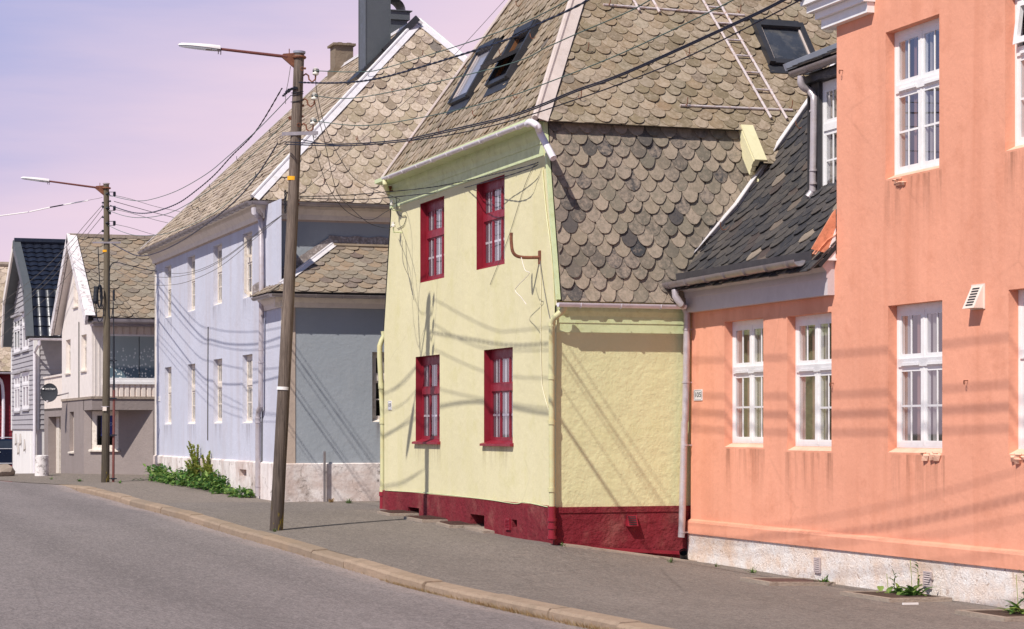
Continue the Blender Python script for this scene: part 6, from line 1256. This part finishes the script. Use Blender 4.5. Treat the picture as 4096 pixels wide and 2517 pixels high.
hatch('bare concrete slab by the red plinth under the small louvred vent',((1897,2126),(1969,2141),(2095,2124),(2020,2110)),'slab',None,'slab')
gp = 'framed hatches at the foot of the salmon wall'
hatch('brown steel hatch in a concrete frame at the salmon wall, beside the first louvred vent',((2995,2333),(3162,2354),(3290,2334),(3150,2315)),'cover',gp,'hatch')
hatch('sunken concrete frame overgrown with broad leaved weeds at the salmon wall',((3396,2386),(3603,2417),(3765,2400),(3560,2372)),'soil',gp,'hatch')
hatch('weedy concrete frame at the lower corner of the salmon wall',((3877,2468),(4110,2500),(4260,2470),(4060,2440)),'soil',gp,'hatch')
a,b = onG(3611,2420),onG(3672,2419); mb = MB(); mb.obox((a+b)/2+Vector((0,0,.012)),(b-a)/2,(0,.012,0),(0,0,.011)); tag(mb.build('plastic_stick', M['white_band'], None, origin=(a+b)/2),'short white plastic stick lying on the pavement before the weedy hatch','litter')
mb = MB(); a = onG(676,1934)+Vector((.15,-.1,.04)); rk = random.Random(3)
for i in range(7): mb.obox(a+Vector((rk.uniform(-.12,.12),rk.uniform(-.12,.12),rk.uniform(-.02,.04))),(rk.uniform(.03,.07),rk.uniform(-.02,.02),rk.uniform(-.03,.03)),(0,.03,rk.uniform(-.02,.02)),(0,.003,.006))
M['blue_bag'] = paint('blue_plastic', (.12,.30,.62,1), .35, 0, .1, .1); tag(mb.build('crumpled_bag', M['blue_bag'], None, origin=a),'crumpled pale blue plastic bag caught under the weeds','litter')

# ================================================================== PLANTS
def leaf(mb, o, d, L, w, droop, rk):
    d = Vector(d).normalized(); s = d.cross(Vector((0,0,1))); s = s.normalized() if s.length > .05 else Vector((1,0,0)); n = s.cross(d); pts = []; q = Vector(o); dd = d.copy(); N = 4
    prof = (.18,.85,1,.66,.0)
    for i in range(N+1):
        ww = w*prof[i]; fold = n*ww*.35
        pts.append((q-s*ww+fold,q.copy(),q+s*ww+fold)); dd = (dd-Vector((0,0,droop/N))).normalized(); q = q+dd*(L/N)
    vs = [p for t in pts for p in t]; mb.add(vs,[(i*3+k,i*3+k+1,i*3+k+4,i*3+k+3) for i in range(N) for k in range(2)])
def rosette(mb, o, n, L, w, rk, up=.5):
    for i in range(n):
        a = rk.random()*6.283; e = rk.uniform(.15,1.1)*up*1.4; leaf(mb,o,(math.cos(a)*math.cos(e),math.sin(a)*math.cos(e),math.sin(e)),L*rk.uniform(.6,1.15),w*rk.uniform(.7,1.2),rk.uniform(.4,1.2),rk)
rk = random.Random(21); mb = MB()
for i in range(620):
    s = rk.uniform(45.4,57.3); t_ = TB-.06-abs(rk.gauss(0,.16)); hh = (.30+.10*math.sin(s*1.7)+.05*math.sin(s*4.1))*(1 if s > 48 else .5); 
    if s < 47.8 and rk.random() < .35: continue
    g_ = G(t_,s); z = g_+rk.random()**1.2*hh
    for j in range(4): 
        a = rk.random()*6.283; e = rk.uniform(-.1,1.0); leaf(mb,(t_+rk.uniform(-.1,.05),s+rk.uniform(-.15,.15),z),(math.cos(a)*math.cos(e),math.sin(a)*math.cos(e),math.sin(e)),rk.uniform(.07,.19),rk.uniform(.022,.045),rk.uniform(.2,1.3),rk)
tag(mb.build('weeds', M['leaf'], None, origin=(TB,52,.3)),'dense low green weeds along the pale foundation of the blue house','weeds',kind='stuff')
def dock(label,px,py,topy,seed,lean=0.0,nst=5):
    rk = random.Random(seed); o = onG(px,py); o.x = min(o.x,TB-.12); D = o.x*sa+o.y*ca; H = (py-topy)/F*D; r = thing('dock_plant',label,'plant',o,'tall weeds by the blue foundation'); st_,lf_,sd_ = MB(),MB(),MB()
    for k in range(nst):
        h = H*rk.uniform(.5,.95) if k else H; dx,dy = rk.uniform(-.22,.06)+lean,rk.uniform(-.34,.34)*(1 if k else .2); pts = [o+Vector((dx*t*t,dy*t*t,h*t)) for t in [i/6 for i in range(7)]]; st_.tube(pts,[.013*(1-.7*i/6) for i in range(7)],5)
        for i in range(150):
            t = rk.uniform(.30,1); c = o+Vector((dx*t*t,dy*t*t,h*t)); a = rk.random()*6.283; l = rk.uniform(.02,.10)*(1.25-t*.8); e = rk.uniform(.5,1.2); leaf(sd_,c,(math.cos(a)*math.cos(e),math.sin(a)*math.cos(e),math.sin(e)),l*1.7,.024,.1,rk)
        for i in range(16): t = rk.uniform(.02,.7); c = o+Vector((dx*t*t,dy*t*t,h*t)); a = rk.random()*6.283; leaf(lf_,c,(math.cos(a)*.8,math.sin(a)*.8,.5),rk.uniform(.16,.30)*(1-t*.6),.035,1.0,rk)
    st_.build('stem', M['leaf_seed'], r); lf_.build('leaf', M['leaf'], r); sd_.build('seed_head', M['leaf_seed'], r)
dock('tallest seeding dock plant against the blue wall',822,1948,1768,1,0,6); dock('yellow green dock plant just right of the tallest one',858,1955,1808,2,.02,6); dock('short seeding dock plant left of the tallest one',786,1945,1848,3,0,2); dock('small seeding dock plant at the right end of the weeds',884,1962,1868,4,0,2)
rk = random.Random(5); o = onG(1003,1978); mb = MB()
for i in range(7): leaf(mb,o+Vector((rk.uniform(-.04,.04),rk.uniform(-.05,.05),0)),(rk.uniform(-.2,.2),rk.uniform(-.2,.2),1),rk.uniform(.2,.38),.045,.35,rk)
tag(mb.build('young_dock', M['leaf'], None, origin=o),'single upright dark leaved dock beside the blue downpipe','plant','tall weeds by the blue foundation')
def tuft(label,px,py,h,n,seed,mat='grass',w=.006,grp='grass tufts in the pavement',broad=0):
    rk = random.Random(seed); o = onG(px,py); mb = MB()
    for i in range(n):
        a = rk.random()*6.283; e = rk.uniform(.5,1.4); leaf(mb,o+Vector((rk.uniform(-.04,.04),rk.uniform(-.07,.07),0))*(h/.12),(math.cos(a)*math.cos(e),math.sin(a)*math.cos(e),math.sin(e)),h*rk.uniform(.6,1.2),w*rk.uniform(.7,1.3),rk.uniform(.2,.9),rk)
    for i in range(broad): a = rk.random()*6.283; e = rk.uniform(.3,1.1); leaf(mb,o+Vector((rk.uniform(-.12,.12),rk.uniform(-.25,.25),0)),(math.cos(a)*math.cos(e),math.sin(a)*math.cos(e),math.sin(e)),h*rk.uniform(.7,1.1),.04,1.0,rk)
    tag(mb.build('grass_tuft', M[mat], None, origin=o),label,'grass tuft',grp)
tuft('dark green grass tuft beside the brown steel hatch',3292,2342,.15,46,1,'leaf',.009); tuft('small tuft by the black drain elbow',2682,2251,.08,24,2); tuft('small tuft at the salmon wall foot between drain and hatch',3012,2293,.11,22,3,'leaf'); tuft('tiny weed at the salmon wall foot near the drain',2866,2268,.06,14,4); tuft('tiny weed below the red plinth corner',2250,2184,.07,14,5,'leaf'); tuft('little weed at the foot of the near pole',1098,2128,.06,20,6); tuft('straw yellow grass patch under the iron post',1325,2010,.10,70,7,'dry'); tuft('green grass patch between the iron post and the green house',1395,2014,.11,50,8,'grass')
tuft('thin weed in front of the white garage wall by the bollard',90,1892,.28,16,9,'leaf',.03); tuft('low weed at the kerb near the far pole',318,1927,.10,26,10,'leaf',.01); tuft('small weed at the kerb far left',205,1918,.09,14,11,'leaf',.01); tuft('small weed right of the conduit foot',482,1934,.09,16,12,'leaf',.01); tuft('straw tuft beside the concrete slab by the red plinth',2092,2135,.07,30,13,'dry')
def broad(label,px,py,h,seed,n=22):
    rk = random.Random(seed); o = onG(px,py); r = thing('broadleaf_weed',label,'plant',o,'broad leaved weeds by the salmon wall'); lf_,st_ = MB(),MB()
    for i in range(n):
        c = o+Vector((rk.uniform(-.08,.1),rk.uniform(-.22,.22),rk.uniform(0,.05))); a = rk.random()*6.283; e = rk.uniform(.25,1.15); leaf(lf_,c,(math.cos(a)*math.cos(e),math.sin(a)*math.cos(e),math.sin(e)),h*rk.uniform(.45,.95),rk.uniform(.022,.05),rk.uniform(.6,1.4),rk)
    for i in range(26): c = o+Vector((rk.uniform(-.1,.12),rk.uniform(-.35,.35),.02)); a = rk.random()*6.283; leaf(lf_,c,(math.cos(a),math.sin(a),.6),.09,.014,.8,rk)
    for k in range(2): pts = [o+Vector((.04*k,-.1*k+.05*t,h*(1.3-.3*k)*t)) for t in [i/4 for i in range(5)]]; st_.tube(pts,.004,4)
    for k in range(9): t = .3+.08*k; leaf(lf_,o+Vector((.03,-.08,h*1.35*t)),(rk.uniform(-1,1),rk.uniform(-1,1),.8),.12,.014,.9,rk)
    lf_.build('leaf', M['leaf'], r); st_.build('stem', M['leaf_seed'], r)
broad('broad leaved weed growing out of the sunken frame before the second wall vent',3650,2392,.34,1,30); broad('smaller yellow green weed beside the broad leaved one',3555,2385,.20,2,12); broad('broad leaved weed at the lower right corner of the salmon wall',4075,2468,.34,3,20)
rk = random.Random(9); o = onG(3678,2378); mb = MB(); mb.tube(cable([o,o+Vector((0,.03,.2)),o+Vector((0,.09,.36)),o+Vector((0,.10,.50))],1),.004,4); mb.tube([o+Vector((0,-.03,0)),o+Vector((0,.0,.30))],.003,4); tag(mb.build('dead_stalk', M['rust_dark'], None, origin=o),'thin dead brown stalk before the second wall vent','plant')

# ================================================================== PARKED CAR
S_c = 105.0; gz_ = G(11,S_c); x0 = 8.7; Lc = 4.6; car = thing('parked_car','dark navy car with chrome trim and roof rail parked before the red house','car',(x0+Lc/2,S_c,gz_))
M['car_paint'] = paint('navy_car_paint', (.008,.016,.04,1), .18, .2, .1, 0, spec=.6); M['chrome'] = paint('chrome', (.80,.78,.80,1), .3, .3, .02, 0); M['glass_car'] = paint('dark_car_glass', (.03,.035,.045,1), .08, 0, .2, 0, spec=.8); M['tyre'] = paint('tyre_rubber', (.015,.015,.016,1), .8, 0, .2, 0)
def cx_(x,y,z): return Vector((x0+x,S_c+y,gz_+z))
body = [(0,.32),(.02,.62),(.10,.92),(.9,1.0),(1.02,1.02),(3.35,1.04),(4.1,.99),(4.45,.88),(4.6,.60),(4.58,.32),(3.95,.28),(.65,.28)]
bm = bmesh.new(); W2 = .9
def shell(prof, w, wt=None, zt=None):
    mb = MB(); n = len(prof); sec = []
    for k,(yy,sc) in enumerate(((-w,.0),(-w*.97,.03),(w*.97,.03),(w,.0))):
        sec.append([cx_(x,yy,z) for x,z in prof])
    vs = [p for s_ in sec for p in s_]; mb.add(vs,[(j*n+i,j*n+(i+1)%n,(j+1)*n+(i+1)%n,(j+1)*n+i) for j in range(3) for i in range(n)]+[tuple(range(n))[::-1],tuple(range(3*n,4*n))]); return mb
shell(body,.9).build('body', M['car_paint'], car)
mb = MB(); roofp = [(.35,1.0),(1.05,1.42),(1.5,1.485),(2.9,1.485),(3.9,1.0)]; n = 5
vs = [cx_(x,-.86+(z-1)*.22*(1 if z > 1.1 else 0)-0,z) for x,z in roofp]+[cx_(x,.86-(z-1)*.22*(1 if z > 1.1 else 0),z) for x,z in roofp]; mb.add(vs,[(i,i+1,n+i+1,n+i) for i in range(n-1)]+[tuple(range(n))[::-1],tuple(range(n,2*n))]); cb = mb.build('cabin', M['car_paint'], car)
mb = MB()
for a,b,c,d in (((.62,1.06),(1.5,1.06),(1.5,1.40),(1.12,1.37)),((1.60,1.06),(2.52,1.06),(2.52,1.41),(1.60,1.41)),((2.62,1.06),(3.55,1.06),(2.95,1.40),(2.62,1.41))):
    mb.poly([cx_(x,-.875+(z-1)*.2,z) for x,z in (a,b,c,d)])
mb.build('window', M['pane_sky'] if False else M['glass_car'] if 'glass_car' in M else M['chimney_metal'], cb)
mb = MB(); mb.tube([cx_(.5,-.885,1.035),cx_(3.9,-.895,1.035)],.018,6); mb.tube([cx_(.7,-.905,.36),cx_(3.9,-.905,.36)],.022,6); mb.tube([cx_(.9,-.70,1.50),cx_(1.2,-.70,1.55),cx_(2.9,-.70,1.55),cx_(3.1,-.70,1.50)],.022,6); mb.build('chrome_trim', M['chrome'], car)
for x in (1.62,2.62): mb = MB(); mb.bx(cx_(x+.05,-.93,.86),cx_(x+.27,-.90,.895)); mb.build('door_handle', M['chrome'], car)
mb = MB(); mb.obox(cx_(1.56,-.902,.68),(.006,0,0),(0,.003,0),(0,0,.33)); mb.obox(cx_(2.58,-.902,.68),(.006,0,0),(0,.003,0),(0,0,.33)); mb.build('door_gap', M['tyre'], car)
for x in (.85,3.72):
    for y in (-.82,.82): mb = MB(); mb.tube([cx_(x,y-.1,.32),cx_(x,y+.1,.32)],.32,20); w_ = mb.build('wheel', M['tyre'], car, smooth=True); mb = MB(); yy = y-.11 if y < 0 else y+.09; mb.tube([cx_(x,yy,.32),cx_(x,yy+.02,.32)],.2,14); mb.build('rim', M['chrome'], w_)
for y in (-.6,.6): mb = MB(); mb.bx(cx_(4.5,y-.15,.66),cx_(4.6,y+.15,.78)); mb.build('headlight', M['chrome'], car)

# ================================================================== LIGHT, SKY, CAMERA
sun_dir = Vector((1,.71,-1.4)).normalized(); sd_ = bpy.data.lights.new('sun','SUN'); sd_.energy = 5.0; sd_.angle = R(.6); sd_.color = (1,.94,.86)
so = bpy.data.objects.new('sun', sd_); COL.objects.link(so); so.rotation_euler = sun_dir.to_track_quat('-Z','Y').to_euler(); so.location = (-20,-15,30)
wd = bpy.data.worlds.new('World'); scene.world = wd; wd.use_nodes = True; nt = wd.node_tree; bg = nt.nodes['Background']
sky = nt.nodes.new('ShaderNodeTexSky'); sky.sky_type = 'NISHITA'; sky.sun_disc = False; sky.sun_elevation = math.asin(-sun_dir.z); sky.sun_rotation = math.atan2(-sun_dir.x,-sun_dir.y) % (2*math.pi); sky.altitude = 0; sky.air_density = 1.0; sky.dust_density = 1.2; sky.ozone_density = 1.0
def wn(ty,**k):
    n = nt.nodes.new(ty)
    for a,b in k.items(): setattr(n,a,b)
    return n
tc = wn('ShaderNodeTexCoord'); sx_ = wn('ShaderNodeSeparateXYZ'); nt.links.new(tc.outputs['Generated'], sx_.inputs[0])
mp = wn('ShaderNodeMapping'); mp.inputs['Scale'].default_value = (2.2,2.2,16); mp.inputs['Rotation'].default_value = (0,.25,0); nt.links.new(tc.outputs['Generated'], mp.inputs[0])
nz_ = wn('ShaderNodeTexNoise'); nz_.inputs['Scale'].default_value = 1.5; nz_.inputs['Detail'].default_value = 6; nz_.inputs['Roughness'].default_value = .55; nt.links.new(mp.outputs[0], nz_.inputs['Vector'])
def wm(op,a,b):
    n = wn('ShaderNodeMath',operation=op)
    for i,v in enumerate((a,b)):
        if isinstance(v,bpy.types.NodeSocket): nt.links.new(v,n.inputs[i])
        else: n.inputs[i].default_value = v
    return n.outputs[0]
az = wm('MAXIMUM', wm('MULTIPLY', wm('SUBTRACT', sx_.outputs[0], .22), .55), -.09)     # thinner veil towards the street end
el = wm('ADD', wm('SUBTRACT', sx_.outputs[2], az), wm('MULTIPLY', wm('SUBTRACT', nz_.outputs['Fac'], .5), -.16))
mr = wn('ShaderNodeMapRange', interpolation_type='SMOOTHSTEP'); nt.links.new(el, mr.inputs[0]); mr.inputs[1].default_value = .11; mr.inputs[2].default_value = .325; mr.inputs[3].default_value = .97; mr.inputs[4].default_value = .0
sc_ = wn('ShaderNodeVectorMath',operation='MULTIPLY'); nt.links.new(sky.outputs[0], sc_.inputs[0]); sc_.inputs[1].default_value = (.37,.56,.75)
veil = wn('ShaderNodeMix',data_type='RGBA'); nt.links.new(mr.outputs[0], veil.inputs[0]); SKYS = .1
lowb = wn('ShaderNodeMix',data_type='RGBA'); lw_ = wn('ShaderNodeMapRange', interpolation_type='SMOOTHSTEP'); nt.links.new(sx_.outputs[2], lw_.inputs[0]); lw_.inputs[1].default_value = .24; lw_.inputs[2].default_value = .42; lw_.inputs[3].default_value = 1; lw_.inputs[4].default_value = 0
nt.links.new(lw_.outputs[0], lowb.inputs[0]); nt.links.new(sc_.outputs[0], lowb.inputs[6]); lowb.inputs[7].default_value = (.30/SKYS,.39/SKYS,.73/SKYS,1); nt.links.new(lowb.outputs[2], veil.inputs[6])
veil.inputs[7].default_value = (.88/SKYS,.685/SKYS,.80/SKYS,1)
nt.links.new(veil.outputs[2], bg.inputs[0]); bg.inputs[1].default_value = SKYS
cam = bpy.data.cameras.new('camera'); co = bpy.data.objects.new('camera', cam); COL.objects.link(co); co.location = (0,0,CZ); co.rotation_euler = (R(90),0,-YAW)
cam.sensor_width = 36; cam.lens = F/4096*36; cam.shift_y = (YH-1258.5)/4096; cam.clip_end = 3000; cam.clip_start = .1; scene.camera = co
vs = scene.view_settings; vs.view_transform = 'Standard'; vs.look = 'None'; vs.exposure = 0; vs.gamma = 1
